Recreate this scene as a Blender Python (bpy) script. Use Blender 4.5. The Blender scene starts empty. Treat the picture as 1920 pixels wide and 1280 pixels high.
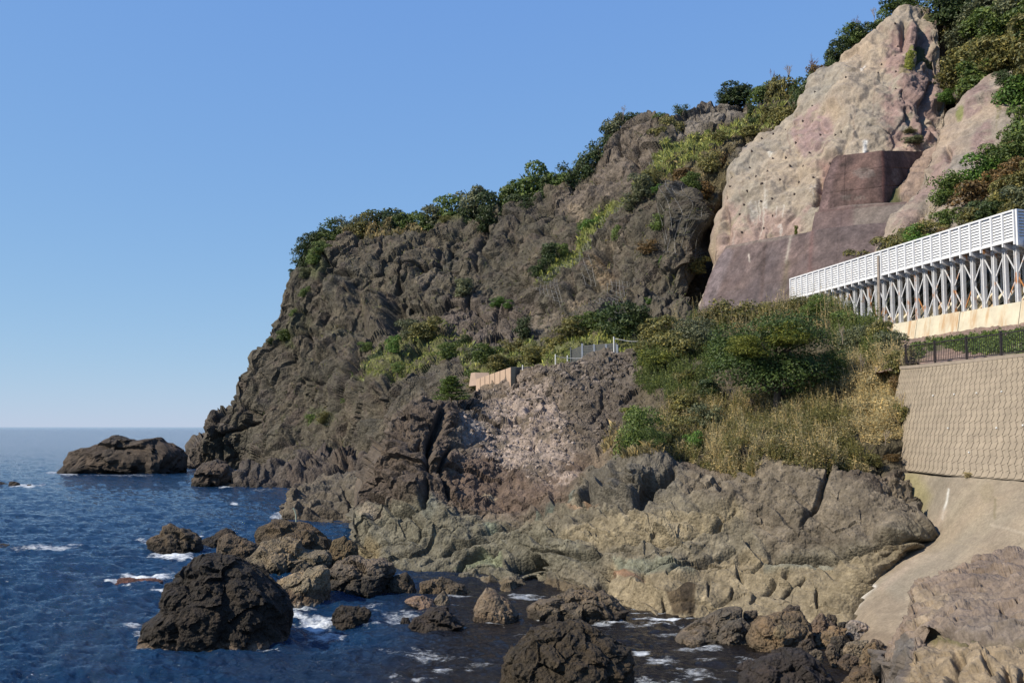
import bpy, bmesh, math, random
import numpy as np
R = math.radians
rng = np.random.RandomState(7)
random.seed(7)

# ------------------------------------------------------------------ camera
S = bpy.context.scene
COL = S.collection
F = 1870.0
CAMZ = 8.0
TH = math.atan(160.0 / F)
cam_d = bpy.data.cameras.new("camera")
cam_d.lens = F / 1920 * 36
cam_d.sensor_width = 36
cam_d.clip_start = 0.3
cam_d.clip_end = 60000
cam = bpy.data.objects.new("camera", cam_d)
cam.location = (0, 0, CAMZ)
cam.rotation_euler = (math.pi / 2 + TH, 0, 0)
COL.objects.link(cam)
S.camera = cam

# ------------------------------------------------------------------ light
SUN_EL = R(40)
SUN_AZ = R(-113)          # measured from +Y (view direction) clockwise: behind the camera, to the left
w = bpy.data.worlds.new("World"); S.world = w; w.use_nodes = True
nt = w.node_tree; nt.nodes.clear()
out = nt.nodes.new("ShaderNodeOutputWorld"); bg = nt.nodes.new("ShaderNodeBackground")
sky = nt.nodes.new("ShaderNodeTexSky"); sky.sky_type = 'NISHITA'; sky.sun_disc = False
sky.sun_elevation = SUN_EL; sky.sun_rotation = SUN_AZ
sky.altitude = 0; sky.air_density = 1.0; sky.dust_density = 0.0; sky.ozone_density = 7.0
# the sky's own colours, graded a little towards the clear deep blue of the day
bg.inputs[1].default_value = 0.0715
sep = nt.nodes.new("ShaderNodeSeparateColor"); cmb = nt.nodes.new("ShaderNodeCombineColor")
nt.links.new(sky.outputs[0], sep.inputs[0])
for ch, (ex, k) in enumerate(((0.56, 6.6), (0.44, 7.35), (0.12, 8.1))):
    m0 = nt.nodes.new("ShaderNodeMath"); m0.operation = 'MULTIPLY'; m0.inputs[1].default_value = 0.105
    m1 = nt.nodes.new("ShaderNodeMath"); m1.operation = 'POWER'; m1.inputs[1].default_value = ex
    m2 = nt.nodes.new("ShaderNodeMath"); m2.operation = 'MULTIPLY'; m2.inputs[1].default_value = k
    nt.links.new(sep.outputs[ch], m0.inputs[0]); nt.links.new(m0.outputs[0], m1.inputs[0]); nt.links.new(m1.outputs[0], m2.inputs[0]); nt.links.new(m2.outputs[0], cmb.inputs[ch])
nt.links.new(cmb.outputs[0], bg.inputs[0]); nt.links.new(bg.outputs[0], out.inputs[0])
sd = bpy.data.lights.new("sun", 'SUN'); sd.energy = 5.0; sd.angle = R(0.5); sd.color = (1.0, 0.90, 0.74)
sun = bpy.data.objects.new("sun", sd); COL.objects.link(sun)
# light comes from direction dv
dv = np.array([math.sin(SUN_AZ) * math.cos(SUN_EL), math.cos(SUN_AZ) * math.cos(SUN_EL), math.sin(SUN_EL)])
from mathutils import Vector
sun.rotation_euler = Vector(dv).to_track_quat('Z', 'Y').to_euler()
S.view_settings.view_transform = 'Standard'; S.view_settings.look = 'None'
S.view_settings.exposure = 0.5; S.view_settings.gamma = 1.0
S.cycles.max_bounces = 6; S.cycles.transparent_max_bounces = 8

# ------------------------------------------------------------------ geometry of the view (used to survey points)
def ray(px, py):
    px = np.asarray(px, float); py = np.asarray(py, float)
    xr = (px - 960) / F; yr = (640 - py) / F
    return np.stack([xr, math.cos(TH) - yr * math.sin(TH), math.sin(TH) + yr * math.cos(TH)], -1)
def U(px, py, D):
    d = ray(px, py)
    t = np.asarray(D, float) / d[..., 1]
    return d * t[..., None] + np.array([0, 0, CAMZ])
def WD(px, py, z=0.0):
    d = ray(px, py); return float((z - CAMZ) * d[1] / d[2])

# ------------------------------------------------------------------ noise
_perm = np.random.RandomState(3).permutation(256).astype(np.int32)
_perm = np.concatenate([_perm, _perm])
_g = np.random.RandomState(5).normal(size=(256, 3)); _g /= np.linalg.norm(_g, axis=1)[:, None]
_g = _g.astype(np.float32)
def _h(i, j, k): return _perm[(_perm[(_perm[i & 255] + j) & 255] + k) & 255]
def perlin(p):
    p = p.astype(np.float32)
    i = np.floor(p).astype(np.int32); f = p - i
    u = f * f * f * (f * (f * 6 - 15) + 10)
    r = 0
    for dx in (0, 1):
        wx = u[:, 0] if dx else 1 - u[:, 0]
        for dy in (0, 1):
            wy = u[:, 1] if dy else 1 - u[:, 1]
            for dz in (0, 1):
                wz = u[:, 2] if dz else 1 - u[:, 2]
                g = _g[_h(i[:, 0] + dx, i[:, 1] + dy, i[:, 2] + dz)]
                r = r + wx * wy * wz * ((f[:, 0] - dx) * g[:, 0] + (f[:, 1] - dy) * g[:, 1] + (f[:, 2] - dz) * g[:, 2])
    return r * 1.6
def fbm(p, L, oct=4, gain=0.5, st=(1, 1, 1), off=0.0):
    q = p / L * np.array(st) + off
    a = 1.0; r = np.zeros(len(p)); s = 0
    for o in range(oct):
        r += a * perlin(q + 17.3 * o); s += a; a *= gain; q = q * 2.03
    return r / s * 1.5
def ridged(p, L, oct=3, st=(1, 1, 1), off=0.0):
    q = p / L * np.array(st) + off; a = 1.0; r = np.zeros(len(p)); s = 0
    for o in range(oct):
        r += a * (1 - np.abs(perlin(q + 9.1 * o)) * 2); s += a; a *= 0.5; q = q * 2.1
    return r / s
_rc = np.random.RandomState(11).rand(256, 3).astype(np.float32)
def worley(p, L, st=(1, 1, 1)):
    q = (p / L * np.array(st)).astype(np.float32); i = np.floor(q).astype(np.int32); f = q - i
    F1 = np.full(len(p), 9.0, np.float32); F2 = F1.copy()
    for dx in (-1, 0, 1):
        for dy in (-1, 0, 1):
            for dz in (-1, 0, 1):
                c = _rc[_h(i[:, 0] + dx, i[:, 1] + dy, i[:, 2] + dz)]
                d = np.sqrt((c[:, 0] + dx - f[:, 0]) ** 2 + (c[:, 1] + dy - f[:, 1]) ** 2 + (c[:, 2] + dz - f[:, 2]) ** 2)
                m = d < F1
                F2 = np.where(m, F1, np.minimum(F2, d)); F1 = np.where(m, d, F1)
    return F1, F2
def facet(p, L, st=(1, 1, 1)):
    # broken faces: every cell is its own tilted plane
    q = (p / L * np.array(st)).astype(np.float32); i = np.floor(q).astype(np.int32); f = q - i
    F1 = np.full(len(p), 9.0, np.float32); v = np.zeros(len(p), np.float32)
    for dx in (-1, 0, 1):
        for dy in (-1, 0, 1):
            for dz in (-1, 0, 1):
                h = _h(i[:, 0] + dx, i[:, 1] + dy, i[:, 2] + dz); c = _rc[h]
                e0 = f[:, 0] - dx - c[:, 0]; e1 = f[:, 1] - dy - c[:, 1]; e2 = f[:, 2] - dz - c[:, 2]
                d = e0 * e0 + e1 * e1 + e2 * e2; m = d < F1
                g = _g[(h + 61) & 255]
                v = np.where(m, e0 * g[:, 0] + e1 * g[:, 1] + e2 * g[:, 2] + (c[:, 0] - .5) * .7, v); F1 = np.where(m, d, F1)
    return v
def sstep(a, b, x):
    t = np.clip((x - a) / (b - a), 0, 1); return t * t * (3 - 2 * t)

# ------------------------------------------------------------------ masks in survey coordinates
def seg_dist(X, Y, pts):
    best = np.full(X.shape, 1e9); tt = np.zeros(X.shape)
    n = len(pts) - 1
    for k in range(n):
        x0, y0 = pts[k]; x1, y1 = pts[k + 1]
        dx, dy = x1 - x0, y1 - y0; L = dx * dx + dy * dy + 1e-9
        t = np.clip(((X - x0) * dx + (Y - y0) * dy) / L, 0, 1)
        d = np.hypot(X - x0 - t * dx, Y - y0 - t * dy)
        m = d < best; best = np.where(m, d, best); tt = np.where(m, (k + t) / n, tt)
    return best, tt
def inside(X, Y, poly):
    r = np.zeros(X.shape, bool); n = len(poly)
    for k in range(n):
        x0, y0 = poly[k]; x1, y1 = poly[(k + 1) % n]
        if y0 == y1: continue
        c = ((y0 > Y) != (y1 > Y)) & (X < (x1 - x0) * (Y - y0) / (y1 - y0) + x0)
        r ^= c
    return r
def polymask(X, Y, poly, feather):
    d, _ = seg_dist(X, Y, list(poly) + [poly[0]])
    s = np.where(inside(X, Y, poly), d, -d)
    return sstep(-feather, feather, s)
def ellmask(X, Y, cx, cy, rx, ry, rot=0.0):
    c, s = math.cos(R(rot)), math.sin(R(rot))
    a = ((X - cx) * c + (Y - cy) * s) / rx; b = (-(X - cx) * s + (Y - cy) * c) / ry
    return 1 - sstep(0.55, 1.1, np.hypot(a, b))

def rbf(ctrl):
    """thin interpolation of 1/depth over survey coordinates: planes stay planes"""
    P = np.array([[c[0], c[1]] for c in ctrl], float) / 1000
    D = np.array([c[2] if c[2] is not None else WD(c[0], c[1]) for c in ctrl], float)
    v = 1.0 / D
    n = len(P)
    K = np.hypot(P[:, None, 0] - P[None, :, 0], P[:, None, 1] - P[None, :, 1])
    A = np.zeros((n + 3, n + 3)); A[:n, :n] = K + np.eye(n) * 1e-4; A[:n, n] = 1; A[:n, n + 1:] = P
    A[n, :n] = 1; A[n + 1:, :n] = P.T
    c = np.linalg.solve(A, np.concatenate([v, [0, 0, 0]]))
    def f(X, Y):
        X = np.asarray(X, float) / 1000; Y = np.asarray(Y, float) / 1000
        r = c[n] + c[n + 1] * X + c[n + 2] * Y
        for k in range(n): r = r + c[k] * np.hypot(X - P[k, 0], Y - P[k, 1])
        return 1.0 / np.maximum(r, 1e-4)
    return f

# ------------------------------------------------------------------ object helpers
def tag(o, label=None, cat=None, group=None, kind=None):
    if label: o['label'] = label
    if cat: o['category'] = cat
    if group: o['group'] = group
    if kind: o['kind'] = kind
    return o
def mesh_np(name, V, Fc, mat, parent=None, col=None, smooth=True, attrs=None):
    V = np.asarray(V, np.float32); Fc = np.asarray(Fc, np.int32)
    me = bpy.data.meshes.new(name)
    me.vertices.add(len(V)); me.vertices.foreach_set("co", V.ravel())
    k = Fc.shape[1]
    me.loops.add(Fc.size); me.loops.foreach_set("vertex_index", Fc.ravel())
    me.polygons.add(len(Fc))
    me.polygons.foreach_set("loop_start", np.arange(len(Fc), dtype=np.int32) * k)
    me.polygons.foreach_set("loop_total", np.full(len(Fc), k, np.int32))
    me.polygons.foreach_set("use_smooth", np.full(len(Fc), smooth, bool))
    if col is not None:
        a = me.color_attributes.new("Col", 'FLOAT_COLOR', 'POINT')
        c4 = np.ones((len(V), 4), np.float32); c4[:, :3] = col; a.data.foreach_set("color", c4.ravel())
    for an, av in (attrs or {}).items():
        a = me.attributes.new(an, 'FLOAT', 'POINT'); a.data.foreach_set("value", np.asarray(av, np.float32))
    me.update(calc_edges=True); me.validate()
    me.materials.append(mat)
    o = bpy.data.objects.new(name, me); COL.objects.link(o)
    if parent is not None: o.parent = parent
    return o
class MB:
    """collects boxes, bars and tubes and links them as one mesh"""
    def __init__(s): s.v = []; s.f = []
    def add(s, V, Fq):
        b = len(s.v); s.v += [tuple(float(c) for c in q) for q in V]; s.f += [tuple(b + i for i in q) for q in Fq]
    def prism(s, A, B, up, w, h):
        A = np.array(A, float); B = np.array(B, float); d = B - A; d /= np.linalg.norm(d)
        up = np.array(up, float); sx = np.cross(d, up); sx /= np.linalg.norm(sx); uy = np.cross(sx, d)
        c = [A + sx * a * w / 2 + uy * b * h / 2 for a, b in ((-1, -1), (1, -1), (1, 1), (-1, 1))]
        e = [q + (B - A) for q in c]
        s.add(c + e, [(3, 2, 1, 0), (4, 5, 6, 7), (0, 1, 5, 4), (1, 2, 6, 5), (2, 3, 7, 6), (3, 0, 4, 7)])
    def tube(s, A, B, r0, r1=None, n=6):
        r1 = r0 if r1 is None else r1
        A = np.array(A, float); B = np.array(B, float); d = B - A; d /= (np.linalg.norm(d) + 1e-9)
        up = np.array([0, 0, 1.0]) if abs(d[2]) < .9 else np.array([1.0, 0, 0])
        a = np.cross(d, up); a /= np.linalg.norm(a); b = np.cross(d, a)
        V = []
        for P, r in ((A, r0), (B, r1)):
            for k in range(n):
                t = 2 * math.pi * k / n; V.append(P + r * (math.cos(t) * a + math.sin(t) * b))
        s.add(V, [(k, (k + 1) % n, n + (k + 1) % n, n + k) for k in range(n)] + [tuple(range(n - 1, -1, -1)), tuple(range(n, 2 * n))])
    def hexa(s, c):   # 8 corners: 4 front (ccw), 4 back
        s.add(c, [(0, 1, 2, 3), (7, 6, 5, 4), (0, 4, 5, 1), (1, 5, 6, 2), (2, 6, 7, 3), (3, 7, 4, 0)])
    def build(s, name, mat, parent=None, loc=None):
        me = bpy.data.meshes.new(name)
        v = s.v
        if loc is not None: v = [(x - loc[0], y - loc[1], z - loc[2]) for x, y, z in v]
        me.from_pydata(v, [], s.f); me.update(); me.materials.append(mat)
        o = bpy.data.objects.new(name, me); COL.objects.link(o)
        if parent is not None: o.parent = parent
        elif loc is not None: o.location = loc
        return o
def empty(name, loc=(0, 0, 0)):
    o = bpy.data.objects.new(name, None); o.location = loc; COL.objects.link(o); return o

# ------------------------------------------------------------------ materials
def new_mat(name):
    m = bpy.data.materials.new(name); m.use_nodes = True
    nt = m.node_tree; b = nt.nodes.get('Principled BSDF')
    return m, nt, b
def nd(nt, t, **kw):
    n = nt.nodes.new(t)
    for k, v in kw.items():
        if k in n.inputs: n.inputs[k].default_value = v
        else: setattr(n, k, v)
    return n
def noise_n(nt, scale, detail=5, rough=0.6, coord=None, vec=None):
    n = nd(nt, 'ShaderNodeTexNoise'); n.inputs['Scale'].default_value = scale
    n.inputs['Detail'].default_value = detail; n.inputs['Roughness'].default_value = rough
    if vec is not None: nt.links.new(vec, n.inputs['Vector'])
    return n
def ramp(nt, src, a, b, ca, cb):
    r = nd(nt, 'ShaderNodeMapRange'); r.inputs['From Min'].default_value = a; r.inputs['From Max'].default_value = b
    r.inputs['To Min'].default_value = ca; r.inputs['To Max'].default_value = cb
    nt.links.new(src, r.inputs['Value']); return r.outputs[0]
def rock_mat(name, base=None, bump=0.5, sc=1.0, rough=0.92, pebble=0.5, spec=0.25, vmin=0.7, vmax=1.35):
    m, nt, b = new_mat(name)
    tc = nd(nt, 'ShaderNodeTexCoord'); vec = tc.outputs['Object']
    L = nt.links
    if base is None:
        at = nd(nt, 'ShaderNodeVertexColor'); at.layer_name = "Col"; src = at.outputs['Color']
    else:
        rgb = nd(nt, 'ShaderNodeRGB'); rgb.outputs[0].default_value = (*base, 1); src = rgb.outputs[0]
    n1 = noise_n(nt, 0.9 * sc, 6, 0.7, vec=vec); n2 = noise_n(nt, 5.0 * sc, 5, 0.7, vec=vec)
    v1 = ramp(nt, n1.outputs[0], 0.3, 0.7, vmin * .78, vmax * .78); v2 = ramp(nt, n2.outputs[0], 0.3, 0.7, 0.78, 1.22)
    mu = nd(nt, 'ShaderNodeMath', operation='MULTIPLY'); L.new(v1, mu.inputs[0]); L.new(v2, mu.inputs[1])
    mx = nd(nt, 'ShaderNodeVectorMath', operation='SCALE'); L.new(src, mx.inputs[0]); L.new(mu.outputs[0], mx.inputs['Scale'])
    L.new(mx.outputs[0], b.inputs['Base Color'])
    b.inputs['Roughness'].default_value = rough; b.inputs['Specular IOR Level'].default_value = spec
    vo = nd(nt, 'ShaderNodeTexVoronoi'); vo.inputs['Scale'].default_value = 3.2 * sc; L.new(vec, vo.inputs['Vector'])
    n3 = noise_n(nt, 2.2 * sc, 8, 0.72, vec=vec)
    ad = nd(nt, 'ShaderNodeMath', operation='MULTIPLY_ADD'); L.new(vo.outputs['Distance'], ad.inputs[0]); ad.inputs[1].default_value = -pebble; L.new(n3.outputs[0], ad.inputs[2])
    bp = nd(nt, 'ShaderNodeBump'); bp.inputs['Strength'].default_value = bump; bp.inputs['Distance'].default_value = 0.35 / sc
    L.new(ad.outputs[0], bp.inputs['Height']); L.new(bp.outputs[0], b.inputs['Normal'])
    return m
def leaf_mat(name, c, var=0.35, trans=0.25):
    m, nt, b = new_mat(name); L = nt.links
    g = nd(nt, 'ShaderNodeNewGeometry'); oi = nd(nt, 'ShaderNodeObjectInfo')
    rp = nd(nt, 'ShaderNodeValToRGB'); e = rp.color_ramp.elements
    c = np.array(c)
    e[0].position = 0; e[0].color = (*(c * np.array([0.55, 0.62, 0.6])), 1)
    e[1].position = 1; e[1].color = (*(c * np.array([1.9, 1.65, 1.25])), 1)
    k = rp.color_ramp.elements.new(0.6); k.color = (*c, 1)
    L.new(g.outputs['Random Per Island'], rp.inputs[0])
    v = ramp(nt, oi.outputs['Random'], 0, 1, 0.78, 1.25)
    mx = nd(nt, 'ShaderNodeVectorMath', operation='SCALE'); L.new(rp.outputs[0], mx.inputs[0]); L.new(v, mx.inputs['Scale'])
    L.new(mx.outputs[0], b.inputs['Base Color']); b.inputs['Roughness'].default_value = 0.55; b.inputs['Specular IOR Level'].default_value = 0.3
    tr = nd(nt, 'ShaderNodeBsdfTranslucent'); L.new(mx.outputs[0], tr.inputs[0])
    ms = nd(nt, 'ShaderNodeMixShader'); ms.inputs[0].default_value = trans
    o = nt.nodes.get('Material Output'); L.new(b.outputs[0], ms.inputs[1]); L.new(tr.outputs[0], ms.inputs[2]); L.new(ms.outputs[0], o.inputs[0])
    return m
def plain_mat(name, c, rough=0.6, metal=0.0, var=0.15, sc=3.0, bump=0.0, stain=None, stain_sc=(3, 3, .4), stain_rng=(0.55, 0.72)):
    m, nt, b = new_mat(name); L = nt.links
    tc = nd(nt, 'ShaderNodeTexCoord'); n = noise_n(nt, sc, 6, 0.65, vec=tc.outputs['Object'])
    v = ramp(nt, n.outputs[0], 0.3, 0.7, (1 - var) * .8, (1 + var) * .8)
    mx = nd(nt, 'ShaderNodeVectorMath', operation='SCALE'); mx.inputs[0].default_value = c; L.new(v, mx.inputs['Scale'])
    src = mx.outputs[0]
    if stain:
        mp = nd(nt, 'ShaderNodeMapping'); mp.inputs['Scale'].default_value = stain_sc; L.new(tc.outputs['Object'], mp.inputs['Vector'])
        n2 = noise_n(nt, 1.0, 4, 0.6, vec=mp.outputs[0]); f = ramp(nt, n2.outputs[0], stain_rng[0], stain_rng[1], 0, 1)
        mi = nd(nt, 'ShaderNodeMix', data_type='RGBA'); L.new(f, mi.inputs[0]); L.new(src, mi.inputs[6]); mi.inputs[7].default_value = (*stain, 1)
        src = mi.outputs[2]
    L.new(src, b.inputs['Base Color']); b.inputs['Roughness'].default_value = rough; b.inputs['Metallic'].default_value = metal
    if bump:
        bp = nd(nt, 'ShaderNodeBump'); bp.inputs['Strength'].default_value = bump; bp.inputs['Distance'].default_value = 0.05
        L.new(n.outputs[0], bp.inputs['Height']); L.new(bp.outputs[0], b.inputs['Normal'])
    return m

# ------------------------------------------------------------------ terrain patch
class Patch: pass
def patch(name, mat, top, bot, ctrl, nx, ny, base_col, layers=(), feats=(), zones=(), back=(20, -0.1), lback=0, rback=0, smooth=True, kind='structure', warp=6.0, strata=None, colvar=0.25, noisefade=None, vstreak=0.0):
    top = np.array(top, float); bot = np.array(bot, float)
    x0 = max(top[0, 0], bot[0, 0]); x1 = min(top[-1, 0], bot[-1, 0])
    xs = np.linspace(x0, x1, nx); ts = np.linspace(0, 1, ny)
    yt = np.interp(xs, top[:, 0], top[:, 1]); yb = np.interp(xs, bot[:, 0], bot[:, 1])
    X = np.repeat(xs[None, :], ny, 0); Y = yt[None, :] * (1 - ts[:, None]) + yb[None, :] * ts[:, None]
    f = rbf(ctrl); D = f(X, Y)
    P = U(X, Y, D)
    nb = 14
    PX, PY = X, Y
    def ext(P, PX, PY, axis, first, L, drop):
        e = P[0] if axis == 0 and first else P[-1] if axis == 0 else P[:, 0] if first else P[:, -1]
        ex = (PX[0], PY[0]) if axis == 0 and first else (PX[-1], PY[-1]) if axis == 0 else (PX[:, 0], PY[:, 0]) if first else (PX[:, -1], PY[:, -1])
        d = e - np.array([0, 0, CAMZ]); d[..., 2] = 0; d /= np.linalg.norm(d, axis=-1)[..., None]
        out = []; ks = (np.arange(1, nb + 1) / nb) ** 1.7
        for q in ks:
            Q = e + d * (q * L); Q[..., 2] += drop * q * L; out.append(Q)
        if first: out = out[::-1]
        O = np.stack(out, axis); EX = np.stack([ex[0]] * nb, axis); EY = np.stack([ex[1]] * nb, axis)
        if first: return np.concatenate([O, P], axis), np.concatenate([EX, PX], axis), np.concatenate([EY, PY], axis)
        return np.concatenate([P, O], axis), np.concatenate([PX, EX], axis), np.concatenate([PY, EY], axis)
    r0 = c0 = 0
    if back: P, PX, PY = ext(P, PX, PY, 0, True, back[0], back[1]); r0 = nb
    if lback: P, PX, PY = ext(P, PX, PY, 1, True, lback, 0); c0 = nb
    if rback: P, PX, PY = ext(P, PX, PY, 1, False, rback, 0)
    H, W = P.shape[:2]
    du = np.gradient(P, axis=1); dvv = np.gradient(P, axis=0)
    N = np.cross(dvv, du); N /= (np.linalg.norm(N, axis=-1)[..., None] + 1e-9)
    # smooth normals a little so that displacement does not tear at folds
    for _ in range(6):
        N[1:-1] = (N[:-2] + N[1:-1] * 2 + N[2:]) / 4; N[:, 1:-1] = (N[:, :-2] + N[:, 1:-1] * 2 + N[:, 2:]) / 4
    N /= (np.linalg.norm(N, axis=-1)[..., None] + 1e-9)
    toc = np.array([0, 0, CAMZ]) - P; sgn = np.sign((N * toc).sum(-1)); s = 1.0 if np.median(sgn[r0:, c0:]) > 0 else -1.0
    N *= s
    p = P.reshape(-1, 3); xf = PX.ravel(); yf = PY.ravel()
    wx = fbm(p, 3.0, 4, 0.6) * warp; wy = fbm(p + 31.7, 3.0, 4, 0.6) * warp
    disp = np.zeros(len(p)); cmul = np.zeros(len(p))
    for ly in layers:
        t, Lm, amp = ly[:3]; st = ly[3] if len(ly) > 3 else (1, 1, 1)
        if t == 'fbm': v = fbm(p, Lm, 4, 0.55, st)
        elif t == 'ridge': v = ridged(p, Lm, 3, st) - 0.6
        elif t == 'cell':
            wv = np.stack([fbm(p, Lm * 1.5, 3), fbm(p + 11, Lm * 1.5, 3), fbm(p + 23, Lm * 1.5, 3)], -1) * Lm * 0.35
            a, b2 = worley(p + wv, Lm, st); v = 0.55 - a
        elif t == 'billow':
            q_ = p / Lm * np.array(st); v = (np.abs(perlin(q_)) * 1.0 + np.abs(perlin(q_ * 2.1 + 7.7)) * .5 + np.abs(perlin(q_ * 4.3 + 3.1)) * .25) - 0.45
        elif t == 'facet':
            wv = np.stack([fbm(p, Lm, 3), fbm(p + 11, Lm, 3), fbm(p + 23, Lm, 3)], -1) * Lm * 0.18
            v = facet(p + wv, Lm, st)
        elif t == 'pit':
            a, b2 = worley(p, Lm, st); v = -(1 - sstep(0.12, 0.34, a)) * sstep(-.1, .3, fbm(p + 3, Lm * 6, 2))
        elif t == 'crack':
            wv = np.stack([fbm(p, Lm, 3), fbm(p + 11, Lm, 3), fbm(p + 23, Lm, 3)], -1) * Lm * 0.24
            a, b2 = worley(p + wv, Lm, st); v = -(1 - sstep(0, 0.13, b2 - a)) * (0.35 + 0.65 * sstep(-.3, .5, fbm(p, Lm * 2, 2)))
        elif t == 'block':
            wv = np.stack([fbm(p, Lm, 3), fbm(p + 11, Lm, 3), fbm(p + 23, Lm, 3)], -1) * Lm * 0.3
            a, b2 = worley(p + wv, Lm, st); v = sstep(0, 0.5, b2 - a) - 0.5
        if noisefade is not None:
            zz = np.ones(len(p))
            for (kd, ar, fe, val) in noisefade:
                mk = polymask(xf + wx, yf + wy, ar, fe) if kd == 'poly' else ellmask(xf + wx, yf + wy, *ar)
                zz = zz * (1 - mk * (1 - val))
            v = v * zz
        disp += v * amp
    if strata:
        (L1, amp, tilt, poly, fe) = strata
        h = (p[:, 2] + tilt * p[:, 0] + fbm(p, 6.0, 3) * 1.2) / L1
        saw = h - np.floor(h); saw = np.where(saw < 0.85, saw / 0.85, (1 - saw) / 0.15)
        disp += (saw - 0.5) * amp * polymask(xf + wx, yf + wy, poly, fe) * (0.4 + 0.8 * sstep(-.4, .4, fbm(p + 50, 4.0, 2)))
    for ft in feats:
        if ft[0] == 'line':
            _, pts, wid, dep = ft[:4]
            d, t = seg_dist(xf + wx * 0.7, yf + wy * 0.7, pts)
            ww = wid * (0.7 + 0.5 * np.sin(t * math.pi))
            disp -= dep * np.exp(-(d / ww) ** 2) * (0.3 + 0.7 * np.sin(np.clip(t, 0.02, 0.98) * math.pi) ** 0.6)
        elif ft[0] == 'ell':
            disp += ft[2] * ellmask(xf + wx, yf + wy, *ft[1])
        elif ft[0] == 'poly':
            disp += ft[3] * polymask(xf + wx * 0.6, yf + wy * 0.6, ft[1], ft[2])
    Pd = p + N.reshape(-1, 3) * disp[:, None]
    # colour: the rock's own colours
    C = np.repeat(np.array(base_col, float)[None], len(p), 0)
    n1 = fbm(p, 9.0, 4, 0.6); n2 = fbm(p + 77, 2.2, 4, 0.65); n3 = fbm(p + 99, 0.5, 3, 0.6)
    C *= (1 + colvar * n1 + colvar * 1.1 * n2 + colvar * 0.8 * n3)[:, None]
    C *= (1 + np.stack([0.10 * n1, 0.02 * n2, -0.10 * n1], -1))
    n4 = fbm(p + 140, 0.22, 2, 0.6)
    for z in zones:
        kd, ar, fe, col, op = z[:5]; brk = z[5] if len(z) > 5 else 0
        mk = polymask(xf + wx, yf + wy, ar, fe) if kd == 'poly' else ellmask(xf + wx, yf + wy, *ar) if kd == 'ell' else \
            np.exp(-(seg_dist(xf + wx, yf + wy, ar)[0] / fe) ** 2)
        if brk:
            g = fbm(p + 5 * brk, brk, 4, 0.65); mk = mk * sstep(-0.25, 0.3, g + (mk - 0.5) * 0.5)
        mk = (mk * op)[:, None]
        cv = np.array(col, float)[None] * (1 + colvar * 0.9 * n2 + colvar * 1.1 * n3)[:, None]
        C = C * (1 - mk) + cv * mk
    C = C * (1 + colvar * 0.9 * n4)[:, None]
    if vstreak:      # runoff stains hanging down the face
        n5 = fbm(p + 200, 1.5, 4, .6, (1, 1, .12)); n6 = fbm(p + 300, 6.0, 3, .5, (1, 1, .3)); C = C * (1 - vstreak * sstep(0.0, .5, n5) * (.5 + n6) + vstreak * .45 * sstep(.1, .6, -n5))[:, None]
    C = np.clip(C, 0.005, 0.9)
    idx = np.arange(H * W).reshape(H, W)
    q = np.stack([idx[:-1, :-1], idx[1:, :-1], idx[1:, 1:], idx[:-1, 1:]], -1).reshape(-1, 4)
    if s < 0: pass
    # orient faces to the camera
    a = Pd[q[len(q) // 2]]; nn = np.cross(a[1] - a[0], a[2] - a[0])
    o = mesh_np(name, Pd, q, mat, col=C, smooth=smooth)
    o['kind'] = kind
    pt = Patch(); pt.o = o; pt.P = Pd.reshape(H, W, 3)[r0:r0 + ny, c0:c0 + nx]; pt.N = N[r0:r0 + ny, c0:c0 + nx]
    pt.xs = xs; pt.yt = yt; pt.yb = yb; pt.ny = ny; pt.nx = nx; pt.f = f
    def at(px, py):
        c = np.clip((np.asarray(px, float) - x0) / (x1 - x0) * (nx - 1), 0, nx - 1); ci = np.round(c).astype(int)
        r = np.clip((np.asarray(py, float) - yt[ci]) / (yb[ci] - yt[ci]) * (ny - 1), 0, ny - 1); ri = np.round(r).astype(int)
        return pt.P[ri, ci]
    def atn(px, py):
        c = np.clip((np.asarray(px, float) - x0) / (x1 - x0) * (nx - 1), 0, nx - 1); ci = np.round(c).astype(int)
        r = np.clip((np.asarray(py, float) - yt[ci]) / (yb[ci] - yt[ci]) * (ny - 1), 0, ny - 1); ri = np.round(r).astype(int)
        return pt.N[ri, ci]
    pt.at = at; pt.atn = atn
    return pt

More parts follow.
